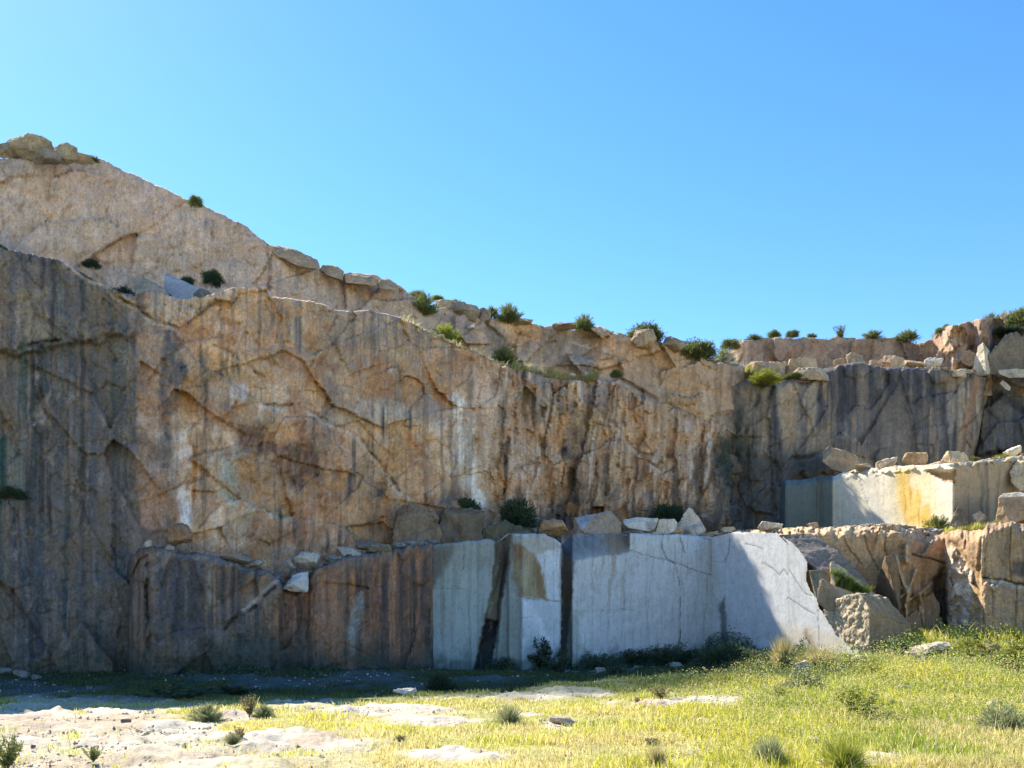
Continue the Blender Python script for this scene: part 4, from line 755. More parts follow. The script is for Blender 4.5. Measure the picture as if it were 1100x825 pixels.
for pts, lb, sd in [([(289, 264, 41), (293, 260, 41.4), (318, 265, 41.6), (334, 272, 41.8), (342, 277, 41.8), (344, 286, 41.4), (320, 282, 41), (298, 272, 40.8), (300, 262, 43), (340, 276, 43), (320, 284, 43)], 'long flat slab lying on the rim of the upper cliff', 76),
    ([(344, 286, 42.4), (346, 281, 42.6), (362, 283, 42.8), (369, 287, 42.8), (369, 298, 42.4), (352, 292, 42.2), (350, 282, 44), (368, 290, 44), (350, 294, 44)], 'short slab on the rim next to the long flat slab', 77),
    ([(370, 296, 43), (371, 291, 43.2), (400, 294, 43.6), (405, 297, 43.6), (405, 303, 43.4), (372, 300, 43), (374, 291, 44.6), (404, 298, 44.6), (380, 302, 44.6)], 'thin flat slab on the rim right of the short slab', 78),
    ([(404, 303, 43.8), (410, 297, 44), (418, 296, 44.2), (427, 302, 44.2), (429, 309, 44), (408, 306, 43.6), (412, 297, 45), (426, 306, 45)], 'small peaked rock on the rim where it steps down', 79)]:
    rock('rim_slab', [(x, y + 3.5, d) for x, y, d in pts], lb, (.40, .30, .20), sd, .08, .13, .4, bev=.02, cat='slab')
for x, y, w_, h_, D, lb, b, sd in [(497, 342, 36, 18, 47.5, 'grey broad boulder on the skyline between two dark bushes', (.30, .26, .21), 81), (478, 334, 24, 11, 47.6, 'pale sloping boulder right of the tall rim bush', (.44, .39, .33), 82), (518, 346, 22, 14, 48.2, 'dark slanting boulder left of the spiky dark bush', (.27, .23, .19), 83),
    (506, 352, 8, 5, 46.8, 'tiny white stone below the broad skyline boulder', (.62, .58, .5), 84), (558, 349, 30, 7, 49.2, 'flat stone on the rim right of the spiky dark bush', (.36, .3, .22), 85), (606, 353, 26, 5, 49.6, 'low tan stone on the rim left of the lone round bush', (.38, .31, .22), 86),
    (692, 372, 27, 20, 50.0, 'smooth rounded tan boulder below the dark round bush', (.40, .31, .21), 87), (722, 377, 28, 13, 50.6, 'low rounded boulder left of the wide rim bush', (.36, .29, .20), 88), (782, 389, 10, 8, 52.6, 'small grey rock at the right end of the rim bushes', (.34, .31, .27), 89)]:
    boulder(x, y, w_, h_, D, lb, b, sd, 1.0)
for i, (x, y, w_, h_) in enumerate([(449, 357, 8, 5), (467, 363, 7, 5), (474, 365, 8, 6), (487, 369, 6, 4), (512, 384, 8, 4), (645, 411, 14, 6), (652, 414, 8, 6), (660, 418, 6, 5), (614, 405, 9, 4), (628, 404, 7, 5)]):
    boulder(x, y, w_, h_, float(B_D(x)) + .3, 'little pale stone on the edge of the middle ledge', (.54, .47, .36), 91 + i, name='stone', group='little stones on the middle ledge')
# skyline right: rocks between the dark wall and the rear tier
for x, y, w_, h_, D, lb, b, sd in [(824, 400, 38, 18, 53, 'wide tan boulder behind the bright grass tuft', (.40, .31, .21), 111), (860, 397, 34, 16, 53, 'peaked tan boulder right of the bright grass tuft', (.44, .36, .26), 112), (872, 405, 40, 12, 51.6, 'sloping pale boulder at the dip in the dark wall rim', (.42, .36, .28), 113),
    (902, 390, 12, 8, 54, 'small brown rock at the foot of the rear tier', (.36, .28, .2), 114), (919, 389, 18, 13, 54, 'blocky tan rock at the foot of the rear tier', (.40, .32, .23), 115), (957, 391, 22, 11, 54.4, 'rounded tan boulder on the dark wall rim', (.42, .33, .24), 116), (981, 394, 24, 10, 54.4, 'gabled orange rock on the dark wall rim', (.45, .33, .21), 117),
    (1002, 393, 18, 12, 54.6, 'white mottled rock left of the tan skyline outcrop', (.58, .56, .52), 118), (940, 391, 14, 6, 54, 'low flat stone between the blocky rock and the rounded boulder', (.45, .36, .26), 119), (1030, 402, 14, 5, 53.4, 'thin cream stone on the dark wall rim near its right end', (.52, .44, .32), 120),
    (968, 392, 8, 5, 53.9, 'tiny pale stone between the rounded boulder and the gabled rock', (.55, .48, .38), 121), (890, 399, 26, 5, 52.6, 'long thin pale stone left of the dark wall crest', (.5, .43, .33), 122)]:
    boulder(x, y + 1.5, w_ * 1.05, h_ * .85, D, lb, b, sd, .9, sink=.5, ang=.3)
rock('skyline_rock', [(1032, 384, 54.6), (1036, 378, 54.6), (1042, 376, 54.6), (1048, 380, 54.5), (1048, 390, 54.4), (1042, 394, 54.4), (1034, 390, 54.5), (1040, 377, 55.6), (1046, 392, 55.6)], 'brown hexagonal boulder leaning on the tan skyline outcrop', (.27, .205, .14), 123, .08, .05, .3)
rock('skyline_rock', [(1044, 400, 54.6), (1050, 372, 54.2), (1056, 368, 53.6), (1058, 384, 53.4), (1060, 402, 53.4), (1048, 403, 54.4), (1064, 378, 54.4), (1068, 402, 54.4), (1056, 370, 55.2)], 'tall white-faced boulder at the right end of the dark wall rim', (.60, .55, .44), 124, .08, .08, .3)
rock('skyline_rock', [(1062, 402, 53.8), (1061, 384, 53.8), (1068, 374, 54), (1080, 360, 54.4), (1092, 356, 54.4), (1100, 366, 54.4), (1098, 400, 54), (1075, 404, 53.6), (1090, 360, 56), (1098, 402, 56), (1066, 380, 56)], 'dark grey outcrop block under the skyline at right', (.20, .17, .13), 125, .08, .25, .4)
rock('skyline_rock', [(1072, 398, 52.9), (1090, 396, 52.9), (1130, 397, 52.9), (1130, 404, 52.6), (1084, 406, 52.6), (1074, 402, 52.7), (1080, 397, 54), (1130, 398, 54)], 'pale flat ledge slab at the right edge beneath the dark outcrop', (.46, .39, .29), 126, .1, .06, .4)
rock('skyline_rock', [(1074, 412, 52.8), (1077, 408, 53), (1086, 416, 53), (1085, 420, 52.8), (1080, 418, 52.7), (1082, 412, 53.6)], 'small pale chipped stone on the recessed dark wall', (.5, .45, .38), 127, .06, .04, .2)
# rocks on the upper cut bench and around it
rock('boulder', [(884, 486, 49.1), (890, 480, 49.1), (896, 482, 48.7), (912, 486, 48.5), (922, 492, 48.7), (924, 502, 48.7), (908, 508, 48.3), (893, 504, 48.3), (884, 496, 48.5), (890, 482, 50.1), (920, 496, 50.3), (900, 506, 50.3)], 'large brown boulder perched on the left corner of the upper cut bench', (.36, .275, .18), 131, .07, .14, .3, cat='boulder')
for x, y, w_, h_, D, lb, b, sd in [(927, 505, 20, 7, 46.2, 'small cream rock beside the perched brown boulder', (.50, .42, .30), 132), (955, 502, 24, 10, 45.2, 'long pale flat stone on the upper cut bench', (.60, .54, .44), 133), (982, 499, 24, 14, 44.6, 'orange-tan boulder on the upper cut bench right of the pale flat stone', (.46, .32, .18), 174),
    (1027, 499, 26, 14, 44.2, 'pale yellow angular boulder on the upper cut bench', (.54, .44, .29), 135), (1090, 489, 22, 9, 45.0, 'tilted white slab at the right end of the upper cut bench', (.62, .57, .47), 136), (1005, 502, 20, 6, 42.8, 'low tan stone at the edge above the yellow stain', (.46, .37, .25), 137)]:
    boulder(x, y, w_, h_, D, lb, b, sd, .8, ang=.4, tilt=-14 if sd in (133, 136) else 0)
rock('boulder', [(1086, 508, 41.6), (1090, 496, 41.8), (1110, 494, 41.6), (1112, 528, 41.2), (1096, 528, 41.2), (1088, 520, 41.3), (1094, 498, 43), (1112, 500, 43)], 'grey-white cracked boulder at the right edge of the upper cut bench', (.52, .42, .28), 138, .08, .2, .3, cat='boulder')
rock('boulder', [(1070, 561, 37.6), (1073, 535, 37.8), (1077, 530, 38), (1098, 529, 38), (1112, 533, 37.6), (1114, 556, 37.2), (1085, 562, 37.2), (1078, 530, 39.4), (1112, 534, 39.4), (1110, 562, 39.4), (1072, 562, 39.4)], 'big tan block with a pale top standing on the right bench', (.36, .24, .14), 139, .07, .07, .35, cat='boulder', paint=rock_paint((.36, .25, .15), 139, .4, (.25, .16, .09), (.5, .42, .32)))
rock('boulder', [(1020, 565, 39.3), (1024, 552, 39.5), (1029, 545, 39.5), (1038, 549, 39.5), (1040, 562, 39.3), (1030, 566, 39.1), (1030, 546, 40.3), (1038, 564, 40.3)], 'grey-brown triangular boulder at the corner of the bright cut face', (.27, .22, .15), 140, .06, .06, .25, cat='boulder')
boulder(1054, 560, 13, 11, 39.6, 'small pale tilted stone between the triangular boulder and the big tan block', (.58, .53, .45), 141, tilt=-20)
# stones on the quarry floor
rock('floor_slab', [(958, 771, 20.6), (963, 758, 20.9), (976, 749, 21.1), (978, 752, 21.0), (976, 766, 20.7), (966, 776, 20.4), (972, 752, 21.6), (978, 770, 21.4)], 'pointed tan slab standing up in the weeds on the right', (.50, .40, .28), 151, .04, .04, .15, bev=.02, cat='slab')
boulder(972, 774, 20, 5, 20.2, 'thin pale stone lying at the foot of the pointed slab', (.54, .44, .33), 152, name='stone', ang=.35)
boulder(1069, 762, 20, 11, 22.4, 'tilted grey-white stone in the weeds near the right edge', (.52, .48, .42), 153, name='stone', tilt=-25, ang=.4); boulder(1056, 765, 12, 7, 22.3, 'little pinkish stone left of the tilted grey-white stone', (.46, .36, .29), 154, name='stone')
boulder(860, 723, 22, 13, 32, 'pale-faced wedge of stone below the diagonal shadow on the grass', (.50, .42, .33), 155, name='stone', tilt=-18, ang=.35); boulder(924, 713, 20, 9, 32.6, 'white broken stone at the foot of the angled white face', (.60, .56, .48), 156, name='stone', ang=.35)
boulder(604, 779, 30, 9, 17.2, 'pale low boulder lying alone in the grass at centre', (.60, .55, .47), 157, res=.03); boulder(971, 742, 16, 6, 24, 'flat grey stone behind the pointed slab', (.40, .36, .29), 158, name='stone', ang=.35)
boulder(22, 728, 16, 8, 25.6, 'dark rounded boulder at the shaded foot of the wall far left', (.2, .2, .2), 159); boulder(40, 730, 12, 6, 25.2, 'smaller dark boulder right of the shaded far left one', (.17, .17, .17), 160); boulder(6, 725, 14, 8, 25.8, 'greyish boulder in the shade at the left edge', (.25, .25, .25), 161)
boulder(872, 797, 16, 5, 13.6, 'pinkish flat stone among the dry grass at lower right', (.46, .39, .33), 162, name='stone', ang=.35)
boulder(700, 800, 16, 7, 13.2, 'dark clod of earth in the dry grass', (.17, .13, .09), 163, name='stone'); boulder(135, 778, 11, 6, 17.5, 'small dark rock on the pale ground at left', (.13, .12, .10), 164, name='stone')
boulder(36, 804, 6, 4, 12.8, 'little brown rock near the lower left shrub', (.2, .15, .12), 165, name='stone'); boulder(198, 804, 6, 4, 12.8, 'little brown rock on the pale ground under the small weed', (.25, .2, .15), 166, name='stone')
boulder(435, 747, 26, 8, 21.8, 'white low rock at the shadow edge left of centre', (.58, .55, .49), 167, name='stone'); boulder(645, 724, 12, 7, 34.5, 'small pale stone at the shaded foot of the white bench', (.4, .4, .36), 168, name='stone'); boulder(727, 718, 14, 7, 35, 'grey stone in the dark plants under the white bench', (.3, .32, .27), 169, name='stone')

# pale bare rock and sand: (px, py, half width, half height)
BARE = [(75, 777, 52, 9), (110, 800, 60, 6), (30, 795, 50, 8), (330, 800, 100, 12), (390, 763, 100, 6), (330, 754, 50, 3), (190, 790, 60, 6), (130, 765, 40, 4), (20, 766, 30, 5), (560, 748, 60, 6), (620, 744, 40, 5), (755, 752, 50, 5), (700, 757, 40, 4), (230, 815, 90, 8), (30, 770, 60, 8), (180, 782, 50, 8), (470, 775, 60, 6), (600, 776, 20, 8), (560, 766, 30, 3), (490, 812, 60, 8), (250, 770, 30, 5), (920, 820, 50, 6)]
DARKB = [(400, 728, 50, 8), (300, 735, 70, 6), (60, 741, 70, 5), (100, 752, 90, 5), (10, 735, 40, 5), (230, 728, 60, 4), (440, 737, 30, 4), (520, 730, 40, 3)]
def bare_mask(px, py, x, y):
    n = fbm(x * .9, y * .55, 4, 3) * .9 + fbm(px / 60, py / 9, 3, 4) * .35
    m = np.zeros_like(px)
    for a, b, c, d in BARE + DARKB:
        r = np.sqrt(((px - a) / c)**2 + ((py - b) / d)**2); m = np.maximum(m, 1 - sst(.55, 1.25, r + n * .5))
    left = (1 - sst(120, 560, px)) * sst(745, 765, py)
    m = np.maximum(m, sst(.05, .35, n + .24) * left * .9)
    m = np.maximum(m, sst(.25, .5, n) * sst(560, 480, px) * .7)
    m = np.maximum(m, sst(.42, .62, n) * .7)
    return m
gy = np.concatenate([-80 + np.arange(0, 84, 6.0), 4.5 * 1.0085**np.arange(0, 262), np.linspace(41.5, 47, 12), np.array([60, 90, 150, 300, 700])])
gu = np.concatenate([np.array([-9, -5, -3, -2, -1.5, -1.2, -1.0]), np.linspace(-.9, .9, 1000), np.array([1.0, 1.2, 1.5, 2, 3, 5, 9])])
YY, UU = np.meshgrid(gy, gu, indexing='ij')
XX = UU * (np.maximum(np.abs(YY), 6))
ZZ = G(XX, YY); 
far = sst(45, 60, YY); ZZ = ZZ * (1 - far)
vis = YY > 4; pxg, pyg = to_px(XX, np.where(vis, YY, 5), ZZ)
bm_ = np.where(vis, bare_mask(pxg, pyg, XX, YY), .5)
rk = fbm(XX * 1.8, YY * 1.8, 5, 12)
ZZ = ZZ + bm_ * (rk * .13 + .05 * fbm(XX * 5, YY * 5, 4, 15) + .03 * np.round(fbm(XX * .7, YY * 1.1, 3, 14) * 3)) * vis
soil = np.array((.36, .325, .11)); sand = np.array((.52, .45, .34)); mossy = np.array((.035, .055, .032))  # mossy also carries the cliff's shade on the floor
gc = np.ones(XX.shape + (3,)) * soil
gc = gc * (1 + .35 * fbm(XX * 2, YY * 2, 4, 9)[..., None]); k = bm_[..., None]
sandc = sand * (1 + .22 * rk[..., None] + .18 * fbm(XX * 7, YY * 7, 3, 19)[..., None])
ps = sst(.1, .35, fbm(XX * .8, YY * .8, 4, 29))[..., None] * .55; sandc = sandc * (1 - ps) + np.array((.36, .25, .16)) * ps
gc = gc * (1 - k) + sandc * k
# grey rock and moss at the wall foot, darkened where the cliff's shadow falls
near = sst(18.5, 22.0, YY - (XX - 2).clip(0, 9) * .7)[..., None]; shade_rock = np.array((.075, .095, .075)) * (1 + .4 * rk[..., None]); gc = gc * (1 - near) + (shade_rock * k + mossy * (1 - k)) * near
fl = sst(40, 60, YY)[..., None]; gc = gc * (1 - fl) + np.array((.3, .26, .17)) * fl
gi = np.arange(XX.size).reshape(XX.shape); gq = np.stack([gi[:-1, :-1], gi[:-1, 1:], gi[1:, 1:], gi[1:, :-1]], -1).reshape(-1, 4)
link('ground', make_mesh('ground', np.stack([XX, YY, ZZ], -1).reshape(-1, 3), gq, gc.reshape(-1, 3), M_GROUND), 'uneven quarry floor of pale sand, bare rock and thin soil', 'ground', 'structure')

# ------------------------------------------------------------------ grass blades
def blades(name, X, Y, Z, Hh, Wd, Cc, label, lean=.5, seed=0, mat=None):
    r = np.random.default_rng(seed); n = len(X)
    a = r.uniform(0, 2 * np.pi, n); b = r.uniform(0, 2 * np.pi, n); ln = r.uniform(.1, 1, n) * lean * Hh
    dx, dy = np.cos(a) * Wd * .5, np.sin(a) * Wd * .5; lx, ly = np.cos(b) * ln, np.sin(b) * ln
    P0 = np.stack([X - dx, Y - dy, Z - .02], -1); P1 = np.stack([X + dx, Y + dy, Z - .02], -1)
    P2 = np.stack([X + dx * .8 + lx * .35, Y + dy * .8 + ly * .35, Z + Hh * .6], -1); P3 = np.stack([X - dx * .8 + lx * .35, Y - dy * .8 + ly * .35, Z + Hh * .6], -1)
    P4 = np.stack([X + lx, Y + ly, Z + Hh], -1); P5 = P4 + np.stack([dx, dy, dx * 0], -1) * .35
    V = np.stack([P0, P1, P2, P3, P4, P5], 1).reshape(-1, 3)
    o = (np.arange(n) * 6)[:, None]; Q = np.concatenate([o + np.array([[0, 1, 2, 3]]), o + np.array([[3, 2, 5, 4]])])
    C = np.repeat(Cc, 6, 0)
    return link(name, make_mesh(name, V, Q, C, mat or M_GRASS, smooth=False), label, 'grass', 'stuff')
rg = np.random.default_rng(4)
n = 640000
Dd = 8.6 * np.exp(rg.uniform(0, math.log(39.5 / 8.6), n)); uu = rg.uniform(-.74, .74, n)
X = uu * Dd; Y = Dd; Z = G(X, Y); px, py = to_px(X, Y, Z)
bare = bare_mask(px, py, X, Y)
clump = fbm(X * 1.5, Y * 1.5, 3, 41); big = fbm(X * .35, Y * .35, 3, 43)
right = sst(560, 900, px + (py - 760) * .8)
dens = (1 - bare)**1.6 * (.28 + .72 * sst(-.25, .25, clump)) * (.75 + .25 * np.maximum(right, sst(770, 735, py)))
wallD = np.where(px < 150, B_D(px) - .7, np.where(px < 460, C_D(px) - .5, np.where(px < 765, D_D(px) - .1, np.where(px < 935, R_D(px), E_D(px)))))
k = (rg.uniform(0, 1, n) < dens) & (Y < wallD)
X, Y, Z, px, py, clump, big, right = [q[k] for q in (X, Y, Z, px, py, clump, big, right)]
n = len(X)
Hh = (.026 + .055 * right + .18 * right * sst(-.1, .4, big) * sst(14, 24, Y) + .05 * sst(-.1, .4, clump)) * rg.uniform(.5, 1.5, n)
tall = rg.uniform(0, 1, n) < .02 * (.3 + right); Hh = np.where(tall, Hh * 1.7 + .05, Hh)
Wd = np.clip(.00085 * Y, .007, .03) * rg.uniform(.7, 1.4, n)
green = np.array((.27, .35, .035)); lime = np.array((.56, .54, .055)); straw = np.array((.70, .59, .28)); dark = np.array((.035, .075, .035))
t1 = np.clip(.5 + big * 1.3 + rg.normal(0, .25, n), 0, 1)[:, None]; Cc = green * (1 - t1) + lime * t1
ts = (rg.uniform(0, 1, n) < np.clip(.25 + .5 * sst(-.1, .3, fbm(X * .6, Y * .6, 3, 47)) * sst(22, 12, Y) + .2 * (1 - right) + tall * .4, 0, .9))[:, None]; Cc = np.where(ts, straw * rg.uniform(.7, 1.15, (n, 1)), Cc)
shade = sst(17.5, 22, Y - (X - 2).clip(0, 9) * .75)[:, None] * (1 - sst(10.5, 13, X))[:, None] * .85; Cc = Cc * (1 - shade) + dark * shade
Cc = Cc * rg.uniform(.75, 1.25, (n, 1))
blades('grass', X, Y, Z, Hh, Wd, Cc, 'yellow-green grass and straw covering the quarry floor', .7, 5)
print('grass', n)

# loose gravel and chips on the bare ground
rs = np.random.default_rng(12); n = 30000
Dd = 8.6 * np.exp(rs.uniform(0, math.log(30 / 8.6), n)); X = rs.uniform(-.64, .64, n) * Dd; Y = Dd; Z = G(X, Y); px, py = to_px(X, Y, Z)
k = rs.uniform(0, 1, n) < (.12 + .88 * bare_mask(px, py, X, Y)) * (.25 + .75 * sst(-.1, .3, fbm(X * 1.2, Y * 1.2, 3, 71))); X, Y, Z = X[k], Y[k], Z[k]; n = len(X)
Y = np.minimum(Y, 29); s_ = (.006 + .026 * rs.uniform(0, 1, n)**6) * (.7 + Y / 22)
oct_ = np.array([(1, 0, 0), (0, 1, 0), (-1, 0, 0), (0, -1, 0), (.1, .1, .7), (0, 0, -.6)]); ang = rs.uniform(0, 6.28, n)
V = oct_[None] * s_[:, None, None] * rs.uniform(.6, 1.35, (n, 6, 1)); ca, sa = np.cos(ang)[:, None], np.sin(ang)[:, None]
V = np.stack([V[..., 0] * ca - V[..., 1] * sa * .7 + X[:, None], V[..., 0] * sa + V[..., 1] * ca * .7 + Y[:, None], V[..., 2] + Z[:, None] + s_[:, None] * .3], -1).reshape(-1, 3)
tri = np.array([(0, 1, 4), (1, 2, 4), (2, 3, 4), (3, 0, 4), (1, 0, 5), (2, 1, 5), (3, 2, 5), (0, 3, 5)])
Cg = np.array(((.52, .47, .37), (.42, .34, .24), (.32, .25, .17), (.56, .52, .45), (.48, .39, .28)))[rs.integers(0, 5, n)] * rs.uniform(.7, 1.2, (n, 1))
link('gravel', make_mesh('gravel', V, ((np.arange(n) * 6)[:, None, None] + tri[None]).reshape(-1, 3), np.repeat(Cg, 6, 0), M_BOULDER, smooth=False), 'loose gravel and stone chips strewn over the bare quarry floor', 'gravel', 'stuff')
# leafy undergrowth between the grass on the right
n = 260000
Dd = 9.5 * np.exp(rs.uniform(0, math.log(34 / 9.5), n)); X = rs.uniform(-.05, .76, n) * Dd; Y = Dd; Z = G(X, Y); px, py = to_px(X, Y, Z)
hm = sst(-.40, .15, fbm(X * .55, Y * .55, 4, 81)) * sst(640, 900, px + (py - 760) * .9)
cl = sst(-.22, .22, fbm(X * 2.0, Y * 2.0, 3, 83))
wl = np.where(px < 935, R_D(px), E_D(px)) - .4
k = (rs.uniform(0, 1, n) < hm * (.15 + .85 * cl)) & (Y < wl); X, Y, Z, hm, cl = X[k], Y[k], Z[k], hm[k], cl[k]; n = len(X)
zz = rs.uniform(0.02, 1, n)**.8 * (.12 + .66 * hm * cl * sst(7, 20, Y)); L_ = rs.uniform(.5, 1.3, n) * np.clip(.0022 * Y, .022, .06)
d = rs.normal(0, 1, (n, 3)); d[:, 2] = np.abs(d[:, 2]) * .8; d /= np.linalg.norm(d, axis=1, keepdims=True); s2 = np.cross(d, rs.normal(0, 1, (n, 3))); s2 /= np.linalg.norm(s2, axis=1, keepdims=True)
P = np.stack([X + rs.normal(0, .05, n), Y + rs.normal(0, .05, n), Z + zz], -1)
V = np.stack([P, P + d * (L_ * .5)[:, None] + s2 * (L_ * .22)[:, None], P + d * L_[:, None], P + d * (L_ * .5)[:, None] - s2 * (L_ * .22)[:, None]], 1).reshape(-1, 3)
pal = np.array(((.27, .34, .05), (.44, .47, .08), (.52, .47, .24), (.60, .54, .32), (.12, .17, .045), (.42, .43, .09)))
Cw = pal[rs.integers(0, 6, n)] * rs.uniform(.75, 1.25, (n, 1)) * (.8 + .3 * zz[:, None])
link('undergrowth', make_mesh('undergrowth', V, (np.arange(n) * 4)[:, None] + np.array([[0, 1, 2, 3]]), np.repeat(Cw, 4, 0), M_GRASS, smooth=False), 'pale leafy weeds growing thickly over the right half of the quarry floor', 'weeds', 'stuff')

# dark leafy growth in the shade along the foot of the benches
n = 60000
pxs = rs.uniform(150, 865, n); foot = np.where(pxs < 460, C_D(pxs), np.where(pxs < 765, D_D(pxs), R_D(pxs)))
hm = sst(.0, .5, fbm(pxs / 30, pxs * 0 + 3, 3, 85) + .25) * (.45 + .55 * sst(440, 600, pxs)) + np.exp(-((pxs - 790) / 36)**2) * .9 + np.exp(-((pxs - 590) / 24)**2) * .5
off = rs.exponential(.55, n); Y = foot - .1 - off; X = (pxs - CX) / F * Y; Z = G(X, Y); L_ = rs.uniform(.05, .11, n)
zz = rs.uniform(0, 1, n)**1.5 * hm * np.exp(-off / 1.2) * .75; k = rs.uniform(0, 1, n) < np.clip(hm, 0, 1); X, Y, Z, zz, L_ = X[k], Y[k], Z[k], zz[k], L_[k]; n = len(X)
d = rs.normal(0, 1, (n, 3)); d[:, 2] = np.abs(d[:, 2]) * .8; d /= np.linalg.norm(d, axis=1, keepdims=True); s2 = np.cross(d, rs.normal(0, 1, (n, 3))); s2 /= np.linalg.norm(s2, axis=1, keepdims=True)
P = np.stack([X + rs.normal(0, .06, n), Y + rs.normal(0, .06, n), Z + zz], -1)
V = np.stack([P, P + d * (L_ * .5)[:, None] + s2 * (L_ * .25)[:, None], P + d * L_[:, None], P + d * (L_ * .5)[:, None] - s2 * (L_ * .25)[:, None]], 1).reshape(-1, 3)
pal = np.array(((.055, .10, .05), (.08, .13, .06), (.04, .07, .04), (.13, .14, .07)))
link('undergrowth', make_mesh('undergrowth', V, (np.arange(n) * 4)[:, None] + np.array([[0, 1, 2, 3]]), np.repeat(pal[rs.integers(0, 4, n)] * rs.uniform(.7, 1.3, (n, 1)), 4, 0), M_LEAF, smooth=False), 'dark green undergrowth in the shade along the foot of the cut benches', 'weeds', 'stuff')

# rubble lying along ledges and at the foot of the walls
TEMPL = []
for t_ in range(6):
    q_ = random.Random(300 + t_); bm = hull_bm([Vector((q_.gauss(0, 1), q_.gauss(0, 1), q_.gauss(0, .7))).normalized() * q_.uniform(.8, 1.1) for _ in range(11)]); bmesh.ops.triangulate(bm, faces=bm.faces[:]); bm.verts.index_update()
    TEMPL.append((np.array([v.co[:] for v in bm.verts]), np.array([[v.index for v in f.verts] for f in bm.faces]))); bm.free()
def rubble(label, P, size, cols, seed, flat=.65):
    q = np.random.default_rng(seed); VV = []; QQ = []; CC = []; b0 = 0
    for i in range(len(P)):
        v, f = TEMPL[q.integers(0, 6)]; a = q.uniform(0, 6.28); ca, sa = math.cos(a), math.sin(a); s_ = size[i] * q.uniform(.6, 1.4, 3); s_[2] *= flat
        v = v * s_; v = np.stack([v[:, 0] * ca - v[:, 1] * sa, v[:, 0] * sa + v[:, 1] * ca, v[:, 2] + v[:, 0] * q.uniform(-.3, .3)], -1) + P[i] + np.array([0, 0, s_[2] * .25])
        VV.append(v); QQ.append(f + b0); b0 += len(v); CC.append(np.ones((len(v), 3)) * np.array(cols[q.integers(0, len(cols))]) * q.uniform(.75, 1.2))
    return link('rubble', make_mesh('rubble', np.concatenate(VV), np.concatenate(QQ), np.concatenate(CC), M_BOULDER, smooth=False), label, 'rubble', 'stuff')
def along(pts, n, seed, T):
    q = np.random.default_rng(seed); a = np.array(pts, float); t = q.uniform(a[0, 0], a[-1, 0], n); D0 = np.interp(t, a[:, 0], a[:, 2]); D = D0 + .12 + q.uniform(0, 1, n)**2 * T
    return np.stack([(t - CX) / F * D, D, HC + (HY - np.interp(t, a[:, 0], a[:, 1])) / F * D0], -1)
def sizes(n, lo, hi, seed): return lo + (hi - lo) * np.random.default_rng(seed).uniform(0, 1, n)**3
WARM = [(.50, .42, .30), (.42, .33, .22), (.56, .50, .40), (.36, .27, .18)]; COOL = [(.22, .22, .20), (.30, .29, .26), (.16, .16, .15), (.26, .23, .18)]
xs_ = np.linspace(775, 1010, 30); rubble('sunlit tan rubble strewn along the rim of the brown right bench', along([(x, float(E_top(x)), float(E_D(x)) + .9) for x in xs_], 420, 1, 2.2), sizes(420, .04, .26, 1), WARM, 1)
xs_ = np.linspace(800, 1060, 30); rubble('tan rubble along the rim of the dark streaked wall', along([(x, float(B2_top(x)), float(B2_D(x)) + .5) for x in xs_], 320, 2, 2.5), sizes(320, .07, .5, 2), WARM, 2)
xs_ = np.linspace(905, 1140, 20); rubble('tan rubble on top of the upper cut ledge', along([(x, float(F_top(x)), float(F_D(x)) + .5) for x in xs_], 220, 3, 2), sizes(220, .04, .25, 3), WARM, 3)
xs_ = np.linspace(620, 770, 20); rubble('pale chips on the terrace behind the white bench', along([(x, 575, float(D_D(x)) + .3) for x in xs_], 160, 4, 3), sizes(160, .05, .3, 4), WARM, 4)
xs_ = np.linspace(150, 466, 30); rubble('grey rubble lying on the ledge of the brown bench', along([(x, float(C_top(x)) - 1, float(C_D(x)) + .4) for x in xs_], 420, 5, 1.6), sizes(420, .05, .32, 5), COOL, 5)
xs_ = np.linspace(380, 640, 30); rubble('little stones along the edge of the middle ledge', along([(x, float(B_top(x)) - .5, float(B_D(x)) + .3) for x in xs_], 220, 6, 1.5), sizes(220, .04, .2, 6), WARM, 6)
xs_ = np.linspace(440, 800, 30); rubble('broken stones along the skyline rim', along([(x, float(A_top(x)), float(A_D(x)) + .2) for x in xs_], 200, 7, 2), sizes(200, .06, .4, 7), WARM, 7)
q_ = np.random.default_rng(8); t_ = q_.uniform(-20, 860, 700); D_ = np.where(t_ < 140, B_D(t_) - .8, np.where(t_ < 460, C_D(t_) - .5, np.where(t_ < 765, D_D(t_) - .15, R_D(t_) - .15))) - q_.exponential(.9, 700); X_ = (t_ - CX) / F * D_
rubble('fallen stones at the shaded foot of the walls', np.stack([X_, D_, G(X_, D_)], -1), sizes(700, .03, .30, 8), COOL, 8)

